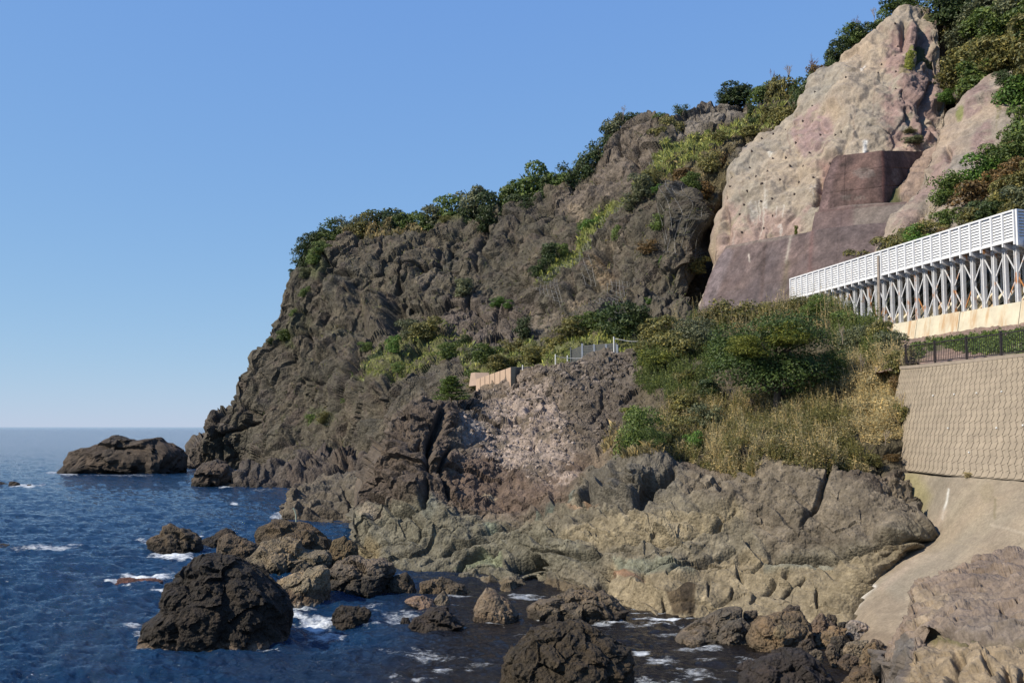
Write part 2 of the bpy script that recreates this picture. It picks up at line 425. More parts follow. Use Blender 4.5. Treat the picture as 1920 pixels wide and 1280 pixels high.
# ------------------------------------------------------------------ rocks standing alone
_ico = {}
def ico(level):
    if level not in _ico:
        bm = bmesh.new(); bmesh.ops.create_icosphere(bm, subdivisions=level, radius=1.0)
        bm.verts.ensure_lookup_table()
        V = np.array([v.co[:] for v in bm.verts]); Fc = np.array([[v.index for v in f.verts] for f in bm.faces]); bm.free()
        _ico[level] = (V, Fc)
    return _ico[level]
def rock(label, poly, base_col, D=None, thick=None, level=5, amp=0.07, seed=0, cat='rock', name='rock', group=None, mat=None, zones=(), facet_=0.35, sink=0.5, peb=0.03):
    """poly: outline of the stone as surveyed; it gets its own distance, real size and thickness"""
    poly = np.array(poly, float)
    yb = poly[:, 1].max(); xb = poly[poly[:, 1].argmax(), 0]
    if D is None: D = WD(xb, yb)
    wpx = np.ptp(poly[:, 0]); w = wpx * D / F
    if thick is None: thick = 0.8 * w
    Dc = D + 0.42 * thick
    Q = U(poly[:, 0], poly[:, 1], np.full(len(poly), Dc)); Q2 = Q[:, [0, 2]]
    if sink:
        m = poly[:, 1] > yb - 0.16 * np.ptp(poly[:, 1]); Q2[m, 1] -= sink * (1 if D > 20 else .6)
    c = (Q2.max(0) + Q2.min(0)) / 2
    V, Fc = ico(level)
    ang = np.arctan2(V[:, 2], V[:, 0]); rr = np.hypot(V[:, 0], V[:, 2])
    # radius of outline along angle
    n = len(Q2); Rad = np.zeros(len(ang)); ca, sa = np.cos(ang), np.sin(ang)
    for k in range(n):
        a = Q2[k] - c; b = Q2[(k + 1) % n] - c; e = b - a
        den = ca * e[1] - sa * e[0]; den = np.where(np.abs(den) < 1e-9, 1e-9, den)
        t = (a[0] * e[1] - a[1] * e[0]) / den; u = (a[0] * sa - a[1] * ca) / den
        ok = (t > 0) & (u >= -1e-3) & (u <= 1.001); Rad = np.where(ok, np.maximum(Rad, t), Rad)
    Rad = np.where(Rad <= 0, np.median(Rad), Rad)
    r2 = rr ** 0.85
    sy = np.sign(V[:, 1]) * np.abs(V[:, 1]) ** 0.9
    P = np.stack([c[0] + Rad * r2 * ca, Dc + sy * thick / 2 * (0.85 + 0.3 * np.clip(-V[:, 2], -1, 1)), c[1] + Rad * r2 * sa], -1)
    Lc = max(w, 0.6)
    N = V.copy(); N /= np.linalg.norm(N, axis=1)[:, None]
    off = seed * 13.7
    q = P + off
    wv = np.stack([fbm(q, Lc * .5, 3), fbm(q + 11, Lc * .5, 3), fbm(q + 23, Lc * .5, 3)], -1) * Lc * 0.12
    a, b2 = worley(q + wv, Lc * facet_)
    disp = fbm(q, Lc * 0.5, 5, 0.6) * amp * Lc * 0.5 + (sstep(0, .45, b2 - a) - 0.6) * amp * Lc * 0.45 + facet(q + wv * .5, Lc * facet_) * amp * Lc * 0.95 + facet(q + wv, Lc * facet_ * .4) * amp * Lc * .35
    a3, b3 = worley(q, 0.28 * (D / 40) ** .5)
    qb = q / (Lc * .22); bl = np.abs(perlin(qb)) + .5 * np.abs(perlin(qb * 2.1 + 5)) + .3 * np.abs(perlin(qb * 4.4 + 9)) - .55
    disp += fbm(q, Lc * 0.12, 4, 0.7) * amp * Lc * 0.3 + bl * amp * Lc * 0.55 + (0.5 - a3) * peb * (D / 40) ** .5 * 2.2
    front = 1 - 0.45 * sstep(0.75, 1.0, rr)      # keep the surveyed outline
    P = P + N * (disp * front)[:, None]
    C = np.repeat(np.array(base_col, float)[None], len(P), 0)
    n1 = fbm(q, Lc * .45, 4, .6); n2 = fbm(q + 40, 0.5, 4, .6)
    C *= (1 + 0.35 * n1 + 0.35 * n2)[:, None]; C *= 1 + np.stack([.12 * n1, 0 * n1, -.12 * n1], -1)
    for (bc, z0, z1, op) in zones:
        mk = (1 - sstep(z0, z1, P[:, 2] + 0.25 * n2))[:, None] * op; C = C * (1 - mk) + np.array(bc) * mk
    C = np.clip(C, 0.004, 0.9)
    loc = np.array([c[0], Dc, 0.0])
    C = C * (1 + .35 * fbm(q + 90, .15, 2))[:, None]
    o = mesh_np(name, P - loc, Fc[:, ::1], mat, col=np.clip(C, .004, .9), smooth=False); o.location = loc
    tag(o, label, cat, group)
    return o
# ================================================================== materials of the place
M_CLIFF = rock_mat("cliff_rock", bump=0.7, sc=1.2, pebble=0.7, vmin=.6, vmax=1.4)
M_BLUFF = rock_mat("bluff_rock", bump=0.65, sc=2.4, pebble=0.6, vmin=.6, vmax=1.4)
M_ROCK = rock_mat("sea_rock", bump=1.0, sc=3.0, pebble=0.6, rough=0.8, spec=0.35)
M_NEAR = rock_mat("near_rock", bump=0.5, sc=4.0, pebble=0.5)
M_SPRAY = rock_mat("sprayed_concrete", bump=0.5, sc=1.1, pebble=0.2, vmin=0.78, vmax=1.2)
M_CONC = rock_mat("smooth_concrete", bump=0.10, sc=2.0, pebble=0.05, vmin=0.88, vmax=1.12)
M_REDC = rock_mat("red_concrete", bump=0.12, sc=0.8, pebble=0.05, vmin=0.62, vmax=1.35)
M_SOIL = rock_mat("hill_soil", bump=0.4, sc=1.0)
M_WHITE = plain_mat("white_steel", (0.74, 0.75, 0.78), 0.45, var=0.06, stain=(0.30, 0.16, 0.10), stain_rng=(0.66, 0.8))
M_POST = plain_mat("white_post_steel", (0.62, 0.63, 0.66), 0.5, var=0.12, stain=(0.42, 0.20, 0.08), stain_sc=(1.5, 1.5, .8), stain_rng=(0.58, 0.66))
M_RUST = plain_mat("rusty_steel", (0.40, 0.17, 0.05), 0.8, var=0.3)
M_GREYST = plain_mat("grey_steel", (0.16, 0.17, 0.18), 0.6)
M_BROWNST = plain_mat("dark_brown_steel", (0.030, 0.022, 0.020), 0.5)
M_CREAM = plain_mat("stained_cream_concrete", (0.58, 0.53, 0.41), 0.85, var=0.14, sc=1.2, bump=0.3, stain=(0.36, 0.23, 0.12), stain_sc=(1.1, 1.1, .12), stain_rng=(0.5, 0.66))
M_JOINT = plain_mat("dark_joint", (0.06, 0.05, 0.04), 0.9)
M_BLOCK = plain_mat("wall_block", (0.285, 0.235, 0.175), 0.9, var=0.18, sc=1.6, bump=0.5)
M_MORTAR = plain_mat("wall_mortar", (0.15, 0.125, 0.095), 0.95, var=0.2)
M_PEACH = plain_mat("peach_concrete", (0.46, 0.33, 0.24), 0.85, var=0.12, bump=0.2)
M_PALE = plain_mat("white_paint", (0.7, 0.7, 0.68), 0.5)
M_WOOD = plain_mat("weathered_pole", (0.30, 0.25, 0.21), 0.8)
M_NET = plain_mat("galvanised_wire", (0.17, 0.165, 0.155), 0.5, var=0.2)
M_TWIG = plain_mat("bark", (0.13, 0.095, 0.07), 0.9)
M_TWIGP = plain_mat("pale_bark", (0.30, 0.24, 0.19), 0.9)

# ------------------------------------------------------------------ sea
FOAM = []          # (px, py, rx, ry, strength) patches of foam lying on the water
def build_sea(foams):
    pys = np.concatenate([800 + np.geomspace(0.35, 8, 26)[:-1], np.arange(808, 900, 0.7), np.arange(900, 1310, 0.85), np.geomspace(1311, 4200, 26)])
    pxs = np.concatenate([-np.geomspace(8000, 60, 14) - 0, np.arange(-40, 1500, 2.1), np.geomspace(1500, 9000, 18)])
    X, Y = np.meshgrid(pxs, pys)
    d = ray(X, Y); t = -CAMZ / d[..., 2]; P = d * t[..., None] + np.array([0, 0, CAMZ])
    p = P.reshape(-1, 3).copy(); p[:, 2] = 0
    Dd = p[:, 1]
    sheltered = sstep(560, 900, X.ravel()) * sstep(1040, 1110, Y.ravel())
    fade = 1 / (1 + (Dd / 150) ** 2) * (1 - 0.6 * sheltered)
    q = p.copy(); q[:, 0] += 0.35 * q[:, 1]
    st = (0.55, 1.0, 1)
    h = (fbm(q, 2.6, 3, .65, st) * 0.42 + ridged(q + 9, 1.1, 3, st) * 0.26 + fbm(q + 50, 12, 2, .5, st) * 0.16) * fade
    h += fbm(q + 5, 0.6, 3, .6) * 0.11 / (1 + (Dd / 60) ** 2) * (1 - .3 * sheltered)
    p[:, 2] = h - 0.05
    fo = np.zeros(len(p)); xf = X.ravel(); yf = Y.ravel()
    wx = fbm(p + 3, 2.6, 4, .7); wz_ = ridged(p * np.array([.5, 1.3, 1]), .9, 3) - .6
    for f in foams:
        cx, cy, rx, ry, s = f[:5]
        r = np.hypot((xf - cx) / rx, (yf - cy) / ry) + wx * 0.9 + wz_ * 0.5
        fo = np.maximum(fo, s * (1 - sstep(0.25, 1.25, r)))
    stk = ridged(p * np.array([.35, 1.0, 1]) + wz_[:, None] * .3, 2.2, 3) - .55
    fo = np.maximum(fo, np.clip(stk * 3.0, 0, 1) * .7 * sstep(560, 700, xf) * sstep(1085, 1120, yf) * (.4 + .6 * sstep(-.2, .4, fbm(p + 70, 8.0, 2))))
    fo = np.maximum(fo, np.clip((stk - .10) * 3.0, 0, 1) * .35 * sstep(960, 1100, yf))
    brown = sstep(640, 900, xf) * sstep(1030, 1110, yf) + sstep(1180, 1260, yf) * sstep(300, 700, xf) * 0.5
    idx = np.arange(X.size).reshape(X.shape)
    fq = np.stack([idx[:-1, :-1], idx[1:, :-1], idx[1:, 1:], idx[:-1, 1:]], -1).reshape(-1, 4)
    m, nt, b = new_mat("sea_water"); L = nt.links
    a1 = nd(nt, 'ShaderNodeAttribute', attribute_name='foam'); a2 = nd(nt, 'ShaderNodeAttribute', attribute_name='brown')
    tc = nd(nt, 'ShaderNodeTexCoord')
    mp = nd(nt, 'ShaderNodeMapping'); mp.inputs['Scale'].default_value = (0.6, 1, 1); mp.inputs['Rotation'].default_value = (0, 0, 0.35); L.new(tc.outputs['Object'], mp.inputs[0])
    ns = noise_n(nt, 1.7, 7, 0.62, vec=mp.outputs[0]); nb = noise_n(nt, 0.02, 3, 0.5, vec=mp.outputs[0])
    nl = noise_n(nt, 3.2, 9, 0.78, vec=mp.outputs[0])
    mxc = nd(nt, 'ShaderNodeMix', data_type='RGBA'); L.new(a2.outputs['Fac'], mxc.inputs[0])
    mxc.inputs[6].default_value = (0.0045, 0.022, 0.058, 1); mxc.inputs[7].default_value = (0.010, 0.008, 0.006, 1)
    pr = nd(nt, 'ShaderNodeMath', operation='MULTIPLY_ADD'); L.new(a1.outputs['Fac'], pr.inputs[0]); pr.inputs[1].default_value = 0.55; L.new(nl.outputs[0], pr.inputs[2])
    ff = ramp(nt, pr.outputs[0], 0.74, 1.06, 0, 1)
    gate = ramp(nt, a1.outputs['Fac'], 0.02, 0.15, 0, 1)
    fm = nd(nt, 'ShaderNodeMath', operation='MULTIPLY'); L.new(ff, fm.inputs[0]); L.new(gate, fm.inputs[1])
    fcl = nd(nt, 'ShaderNodeMath', operation='MINIMUM'); L.new(fm.outputs[0], fcl.inputs[0]); fcl.inputs[1].default_value = 1
    mf = nd(nt, 'ShaderNodeMix', data_type='RGBA'); L.new(fcl.outputs[0], mf.inputs[0]); L.new(mxc.outputs[2], mf.inputs[6]); mf.inputs[7].default_value = (0.62, 0.66, 0.70, 1)
    L.new(mf.outputs[2], b.inputs['Base Color'])
    rr = ramp(nt, fcl.outputs[0], 0, 1, 0.06, 0.8); L.new(rr, b.inputs['Roughness'])
    b.inputs['IOR'].default_value = 1.33; b.inputs['Specular IOR Level'].default_value = 0.38
    bp = nd(nt, 'ShaderNodeBump'); bp.inputs['Strength'].default_value = 1.0; bp.inputs['Distance'].default_value = 0.45
    L.new(ns.outputs[0], bp.inputs['Height']); L.new(bp.outputs[0], b.inputs['Normal'])
    o = mesh_np("sea", p, fq, m, attrs={'foam': fo, 'brown': np.clip(brown, 0, 1)})
    o['kind'] = 'structure'
    # sea bed far below, so that the water has a bottom from any side
    return o

# ================================================================== A: the brown headland and its long cliff
GRASS = (0.16, 0.18, 0.05); GRASSD = (0.075, 0.085, 0.03); SOILB = (0.14, 0.11, 0.08); TAN = (0.24, 0.19, 0.135)
CB = (0.090, 0.074, 0.060)
A_top = [(352, 868), (356, 850), (366, 838), (390, 826), (394, 795), (404, 778), (430, 768), (438, 757), (449, 738), (451, 712), (462, 700), (474, 685), (478, 660), (500, 636), (512, 612), (520, 590), (531, 560), (552, 522), (562, 492), (572, 462), (610, 442), (640, 432), (700, 428), (740, 432), (780, 428), (815, 418), (850, 410), (900, 408), (940, 392), (1000, 370), (1050, 352), (1100, 322), (1128, 292), (1150, 262), (1180, 238), (1220, 224), (1260, 226), (1285, 206), (1330, 190), (1400, 184), (1440, 190), (1500, 172), (1560, 135), (1640, 80)]
A_bot = [(352, 885), (395, 886), (430, 893), (560, 925), (640, 925), (700, 925), (900, 830), (1100, 760), (1350, 660), (1640, 640)]
A_ctrl = [(352, 880, None), (395, 880, None), (450, 880, None), (560, 912, None), (640, 905, 136), (700, 890, 130),
 (352, 855, 196), (394, 800, 190), (450, 730, 196), (478, 660, 200), (531, 560, 206), (572, 470, 210), (640, 432, 206), (700, 430, 203), (780, 430, 200),
 (480, 760, 182), (540, 700, 180), (560, 640, 186), (640, 560, 188), (560, 820, 168), (640, 800, 158), (620, 860, 146),
 (700, 600, 180), (700, 520, 188), (800, 560, 176), (780, 480, 186), (900, 410, 190), (880, 500, 178), (940, 560, 166),
 (660, 700, 160), (760, 640, 163), (860, 620, 158), (940, 630, 148), (850, 660, 142), (700, 720, 148), (740, 760, 138), (850, 700, 130), (800, 800, 126), (900, 700, 122), (900, 800, 110),
 (1000, 370, 188), (1000, 450, 172), (1000, 530, 156), (1000, 620, 140), (1020, 680, 116), (1100, 320, 184), (1100, 400, 168), (1110, 470, 150), (1110, 560, 136), (1100, 640, 118), (1100, 700, 100),
 (1220, 225, 180), (1200, 300, 170), (1220, 360, 152), (1240, 450, 136), (1240, 540, 128), (1250, 620, 110), (1300, 280, 160), (1290, 380, 140), (1290, 480, 130), (1300, 560, 124), (1280, 650, 100),
 (1400, 185, 178), (1400, 260, 158), (1360, 350, 146), (1345, 450, 150), (1340, 560, 140), (1500, 172, 168), (1460, 240, 152), (1640, 80, 165), (1640, 400, 150), (1500, 500, 145), (1640, 640, 140)]
A_feats = [
 ('line', [(540, 625), (532, 660), (526, 715), (515, 760)], 8, 3.2), ('line', [(542, 624), (600, 622), (669, 609)], 4, 1.6),
 ('line', [(598, 660), (590, 690), (566, 730)], 5, 1.6), ('line', [(570, 672), (606, 668)], 4, 1.3), ('line', [(566, 720), (602, 716)], 4, 1.3),
 ('line', [(618, 555), (612, 590), (600, 604)], 6, 2.2), ('line', [(738, 556), (741, 580), (732, 606)], 8, 3.4), ('ell', (706, 588, 24, 45), 3.0), ('ell', (640, 560, 30, 38), 2.0),
 ('line', [(910, 412), (904, 450), (896, 505)], 5, 2.6), ('line', [(828, 440), (822, 500)], 5, 1.6), ('line', [(772, 522), (790, 505), (800, 502)], 6, 1.8),
 ('line', [(748, 530), (742, 556)], 5, 1.6), ('line', [(670, 640), (660, 690), (644, 720), (622, 768)], 6, 2.2),
 ('line', [(848, 656), (820, 676), (790, 694), (770, 720)], 7, 2.6), ('line', [(729, 700), (712, 745), (694, 790)], 7, 2.4), ('line', [(688, 720), (690, 770)], 5, 1.6), ('line', [(722, 745), (720, 775), (707, 815)], 8, 2.6),
 ('line', [(756, 700), (748, 740), (742, 762)], 5, 1.6), ('line', [(640, 735), (634, 800), (630, 850)], 5, 1.6), ('line', [(560, 700), (556, 760), (545, 830)], 5, 1.4),
 ('line', [(455, 760), (495, 800), (500, 850)], 4, 1.6), ('line', [(398, 826), (440, 800), (470, 790)], 4, 1.6),
 ('line', [(1222, 280), (1180, 360), (1140, 400), (1099, 436), (1040, 500), (1002, 535)], 6, 2.4),
 ('line', [(1110, 430), (1085, 470), (1060, 500)], 7, 2.6), ('line', [(1140, 425), (1132, 470), (1120, 500)], 7, 3.0), ('ell', (1057, 575, 11, 12), -4.0), ('line', [(1068, 515), (1064, 545)], 6, 2.2), ('line', [(1090, 515), (1112, 530)], 5, 1.8),
 ('line', [(1312, 365), (1322, 420), (1328, 480)], 12, 6.5), ('line', [(1328, 480), (1318, 540), (1312, 580)], 9, 3.5), ('ell', (1275, 420, 38, 62), 3.2),
 ('line', [(1180, 478), (1160, 540), (1145, 570)], 6, 1.8), ('line', [(1030, 420), (1010, 440)], 5, 1.5), ('line', [(1034, 380), (1028, 392), (1000, 404)], 4, 1.5),
 ('line', [(945, 425), (1000, 410)], 4, 1.2), ('line', [(866, 520), (850, 560)], 5, 1.2),
 ('line', [(1225, 600), (1300, 590)], 4, 1.2),
]
A_zones = [
 ('poly', [(352, 900), (450, 700), (560, 480), (700, 420), (1000, 360), (1220, 220), (1400, 180), (1400, 700), (700, 940)], 4, (0.095, 0.092, 0.058), 0.32, 3.5),
 ('poly', [(560, 500), (575, 462), (660, 430), (780, 428), (905, 405), (1000, 366), (1100, 318), (1100, 300), (1000, 340), (700, 400), (560, 440)], 5, GRASSD, 0.8),
 ('poly', [(650, 710), (690, 660), (760, 600), (850, 610), (960, 660), (1010, 650), (1060, 640), (1200, 600), (1200, 680), (1000, 720), (880, 740), (870, 690), (850, 650), (800, 670), (740, 700), (690, 705)], 8, (0.13, 0.135, 0.05), 0.9, 1.5),
 ('poly', [(1000, 530), (1050, 465), (1110, 400), (1175, 355), (1215, 290), (1260, 262), (1370, 225), (1390, 250), (1330, 290), (1290, 310), (1210, 340), (1170, 375), (1130, 405), (1090, 440), (1030, 512)], 6, (0.23, 0.25, 0.075), 1.0, 1.2),
 ('poly', [(1290, 250), (1400, 200), (1480, 200), (1530, 150), (1560, 160), (1420, 250), (1370, 290), (1360, 400), (1310, 360), (1220, 350), (1180, 390), (1170, 370), (1230, 330)], 10, (0.12, 0.10, 0.05), 0.75, 2.0),
 ('poly', [(1285, 210), (1330, 192), (1400, 186), (1390, 205), (1330, 225), (1270, 260), (1262, 240)], 6, (0.20, 0.175, 0.15), 0.8),
 ('poly', [(1130, 300), (1180, 240), (1222, 226), (1235, 260), (1215, 300), (1180, 340), (1120, 380), (1060, 400), (1030, 380), (1090, 340)], 8, (0.155, 0.125, 0.10), 0.8),
 ('ell', (1120, 500, 22, 34), 0, (0.22, 0.16, 0.10), 0.8, 1.0), ('ell', (1085, 560, 40, 22), 0, TAN, 0.8, 1.5), ('ell', (1030, 605, 45, 40), 0, (0.19, 0.155, 0.115), 0.8, 1.5),
 ('ell', (1150, 455, 40, 25), 0, (0.17, 0.14, 0.105), 0.7, 1.5), ('ell', (1075, 395, 22, 18), 0, TAN, 0.8, 1), ('ell', (800, 520, 45, 20), 0, (0.18, 0.15, 0.115), 0.6, 1.5),
 ('ell', (590, 475, 40, 60), 0, (0.085, 0.095, 0.04), 0.75, 2.0), ('ell', (560, 600, 30, 30), 0, (0.09, 0.09, 0.045), 0.5, 1.2), ('ell', (530, 625, 22, 18), 0, (0.08, 0.09, 0.04), 0.7, 1.2),
 ('poly', [(860, 560), (1000, 560), (1000, 640), (850, 640), (800, 600)], 18, (0.125, 0.10, 0.085), 0.7),
 ('ell', (590, 778, 40, 22), 0, (0.09, 0.10, 0.045), 0.6, 1), ('ell', (620, 620, 50, 14), 0, (0.12, 0.11, 0.07), 0.5, 1.2),
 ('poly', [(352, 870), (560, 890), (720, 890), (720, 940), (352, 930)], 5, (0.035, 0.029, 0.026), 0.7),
]
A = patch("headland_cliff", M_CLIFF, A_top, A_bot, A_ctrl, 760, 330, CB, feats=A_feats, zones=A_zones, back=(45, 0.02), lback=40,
 layers=[('fbm', 16, 2.0), ('facet', 10, 1.2, (1, 1, .33)), ('facet', 3.2, 0.32, (1, 1, .3)), ('ridge', 5.5, 0.9, (1, 1, .16)), ('ridge', 2.0, 0.3, (1, 1, .22)), ('block', 10, 1.0, (1, 1, .4)), ('crack', 8, 1.8, (1.1, 1.1, .33)), ('fbm', 5, .3), ('crack', 3.6, 0.6, (1.2, 1.2, .3)), ('crack', 5.0, 0.28, (.35, .35, 1.2)), ('billow', 1.7, 0.32, (1.2, 1.2, .6)), ('cell', 0.9, 0.2), ('billow', 0.6, 0.14)], warp=5, smooth=False, vstreak=.4)

# ================================================================== B: the near bluff above the water
B_top = [(664, 1000), (668, 905), (684, 880), (700, 848), (722, 815), (738, 780), (760, 762), (790, 753), (822, 757), (845, 748), (880, 742), (905, 728), (950, 712), (985, 694), (1010, 686), (1050, 678), (1085, 664), (1140, 655), (1190, 652), (1230, 640), (1300, 622), (1400, 600), (1500, 590), (1600, 592), (1660, 628), (1700, 672), (1716, 688), (1750, 690)]
B_bot = [(664, 1062), (700, 1072), (760, 1092), (900, 1095), (950, 1118), (1040, 1130), (1130, 1135), (1200, 1152), (1300, 1168), (1400, 1180), (1600, 1205), (1650, 1215), (1750, 1220)]
B_ctrl = [(664, 1052, None), (740, 1072, None), (900, 1078, None), (1000, 1086, None), (960, 1110, None), (1100, 1122, None), (1240, 1152, None), (1300, 1158, None), (1400, 1172, None), (1600, 1190, 39), (1640, 1195, 41), (1750, 1180, 44), (1750, 1050, 46.5), (1700, 1105, 43.6), (1660, 1150, 42.2),
 (668, 960, 64), (668, 905, 68), (700, 850, 68), (740, 782, 69), (790, 754, 71), (800, 850, 64), (850, 930, 61), (760, 930, 62), (760, 1010, 59), (850, 770, 72), (880, 745, 84), (905, 730, 92), (950, 713, 90), (1010, 688, 86), (1085, 666, 84), (1190, 653, 82),
 (920, 800, 74), (950, 900, 64), (1000, 760, 78), (1060, 700, 80), (1050, 800, 71), (1060, 880, 62), (1000, 980, 56), (880, 1010, 57), (950, 1060, 53.5),
 (1150, 720, 77), (1130, 800, 70), (1140, 855, 62), (1200, 850, 57), (1180, 880, 54.5), (1220, 915, 54), (1150, 940, 54), (1150, 1000, 51), (1050, 1030, 52), (1140, 1070, 49), (1240, 1050, 46.5), (1240, 1100, 44.5),
 (1300, 640, 84), (1400, 602, 84), (1500, 592, 82), (1600, 595, 78), (1280, 740, 70), (1300, 830, 60), (1280, 890, 54), (1400, 700, 72), (1400, 790, 60), (1400, 880, 51), (1520, 700, 68), (1520, 800, 56), (1520, 890, 48.5),
 (1400, 960, 48.5), (1400, 1040, 46), (1400, 1100, 44), (1540, 960, 46.5), (1540, 1040, 44.5), (1540, 1120, 42), (1640, 900, 48), (1620, 800, 55), (1650, 700, 60), (1700, 680, 54), (1690, 780, 52.5), (1680, 870, 50.5), (1690, 930, 47.5), (1725, 985, 44), (1690, 1030, 42.3), (1640, 1085, 41.8), (1750, 690, 60), (1750, 800, 58), (1750, 890, 56), (1755, 935, 52), (1758, 980, 49), (1755, 1010, 48)]
B_low = [(660, 960), (760, 930), (860, 950), (1000, 935), (1080, 880), (1160, 850), (1260, 880), (1640, 890), (1760, 960), (1760, 1230), (660, 1230)]
B_feats = [
 ('line', [(829, 769), (822, 800), (812, 812), (805, 840), (796, 880)], 7, 2.2), ('line', [(767, 843), (775, 835), (790, 815)], 4, 1.2), ('line', [(716, 920), (735, 900), (755, 880), (753, 910)], 5, 1.6),
 ('line', [(700, 870), (712, 850), (716, 900)], 4, 1.0), ('line', [(852, 829), (836, 850), (826, 880), (842, 921), (872, 936), (888, 930)], 3.5, 1.0), ('line', [(690, 932), (715, 938), (712, 945)], 5, 1.4), ('line', [(802, 912), (796, 935), (790, 950)], 4, 1.2),
 ('line', [(1192, 958), (1200, 935), (1222, 908), (1262, 878)], 7, 1.5), ('line', [(1214, 890), (1240, 893), (1262, 880)], 6, 1.4), ('line', [(1129, 897), (1105, 905), (1090, 935), (1100, 945)], 5, 1.2), ('line', [(1168, 905), (1176, 925)], 5, 1.0),
 ('ell', (1150, 925, 45, 25), 0.8), ('ell', (1225, 860, 45, 18), 0.35), ('line', [(690, 1000), (740, 965), (800, 950)], 4, .8), ('line', [(790, 1052), (850, 1018), (930, 1005), (990, 985)], 4, .8), ('line', [(880, 1000), (980, 965), (1060, 925)], 4, .7), ('line', [(700, 1048), (790, 1030), (850, 1036)], 3, .5), ('line', [(1000, 1030), (1080, 1040), (1180, 1030)], 3, .5), ('line', [(1080, 985), (1160, 955), (1190, 950)], 3, .5), ('line', [(1110, 1040), (1200, 1012), (1240, 1010)], 3.5, .6), ('line', [(760, 960), (790, 985), (780, 1010)], 3, .5),
 ('line', [(1034, 1003), (1056, 1001), (1062, 1008), (1100, 1010)], 3, 0.5), ('line', [(856, 1072), (868, 1050), (910, 1030), (954, 1022)], 4, 0.9), ('ell', (985, 1055, 38, 14), -1.3), ('line', [(950, 1046), (1010, 1042)], 5, 0.9), ('line', [(960, 1070), (1016, 1066)], 4, 0.6),
 ('line', [(1111, 1087), (1128, 1080), (1148, 1078)], 6, 1.5), ('line', [(740, 1062), (850, 1074), (1000, 1084)], 3.0, 0.6), ('line', [(690, 1030), (740, 1012), (800, 1000)], 3, 0.5), ('line', [(1000, 940), (1020, 960), (990, 975)], 3, 0.4),
 ('line', [(1240, 1010), (1270, 1005), (1334, 995), (1360, 976), (1379, 961)], 3.2, 0.7), ('line', [(1250, 1065), (1289, 1047), (1340, 1034), (1379, 1025)], 3.5, 0.7), ('line', [(1409, 1060), (1442, 1041), (1500, 1041), (1555, 1046), (1600, 1035), (1656, 1018), (1690, 1020), (1736, 1010)], 3.2, 0.8),
 ('line', [(1409, 1132), (1430, 1110), (1478, 1066)], 3.5, 0.6), ('line', [(1455, 1128), (1480, 1105), (1510, 1080)], 3, 0.5), ('line', [(1532, 1140), (1532, 1105)], 2.5, 0.4), ('line', [(1380, 1060), (1392, 1085)], 3, 0.4), ('line', [(1340, 1130), (1370, 1120), (1385, 1090)], 2.5, .3), ('line', [(1240, 1120), (1238, 1160)], 2.5, .35), ('line', [(1330, 1075), (1328, 1120)], 2, .3),
 ('line', [(1130, 740), (1118, 775), (1110, 790)], 3.5, 0.8), ('line', [(1000, 755), (990, 775)], 4, .8), ('line', [(1370, 880), (1350, 905), (1358, 940)], 4, 0.8), ('line', [(1560, 870), (1540, 930), (1500, 985)], 4, 0.6),
 ('line', [(1620, 845), (1680, 850)], 4, 0.8), ('line', [(1290, 905), (1300, 935)], 4, .6), ('ell', (1690, 1000, 60, 30), 0.7), ('ell', (780, 905, 30, 40), 0.7), ('ell', (740, 865, 30, 45), 0.7),
]
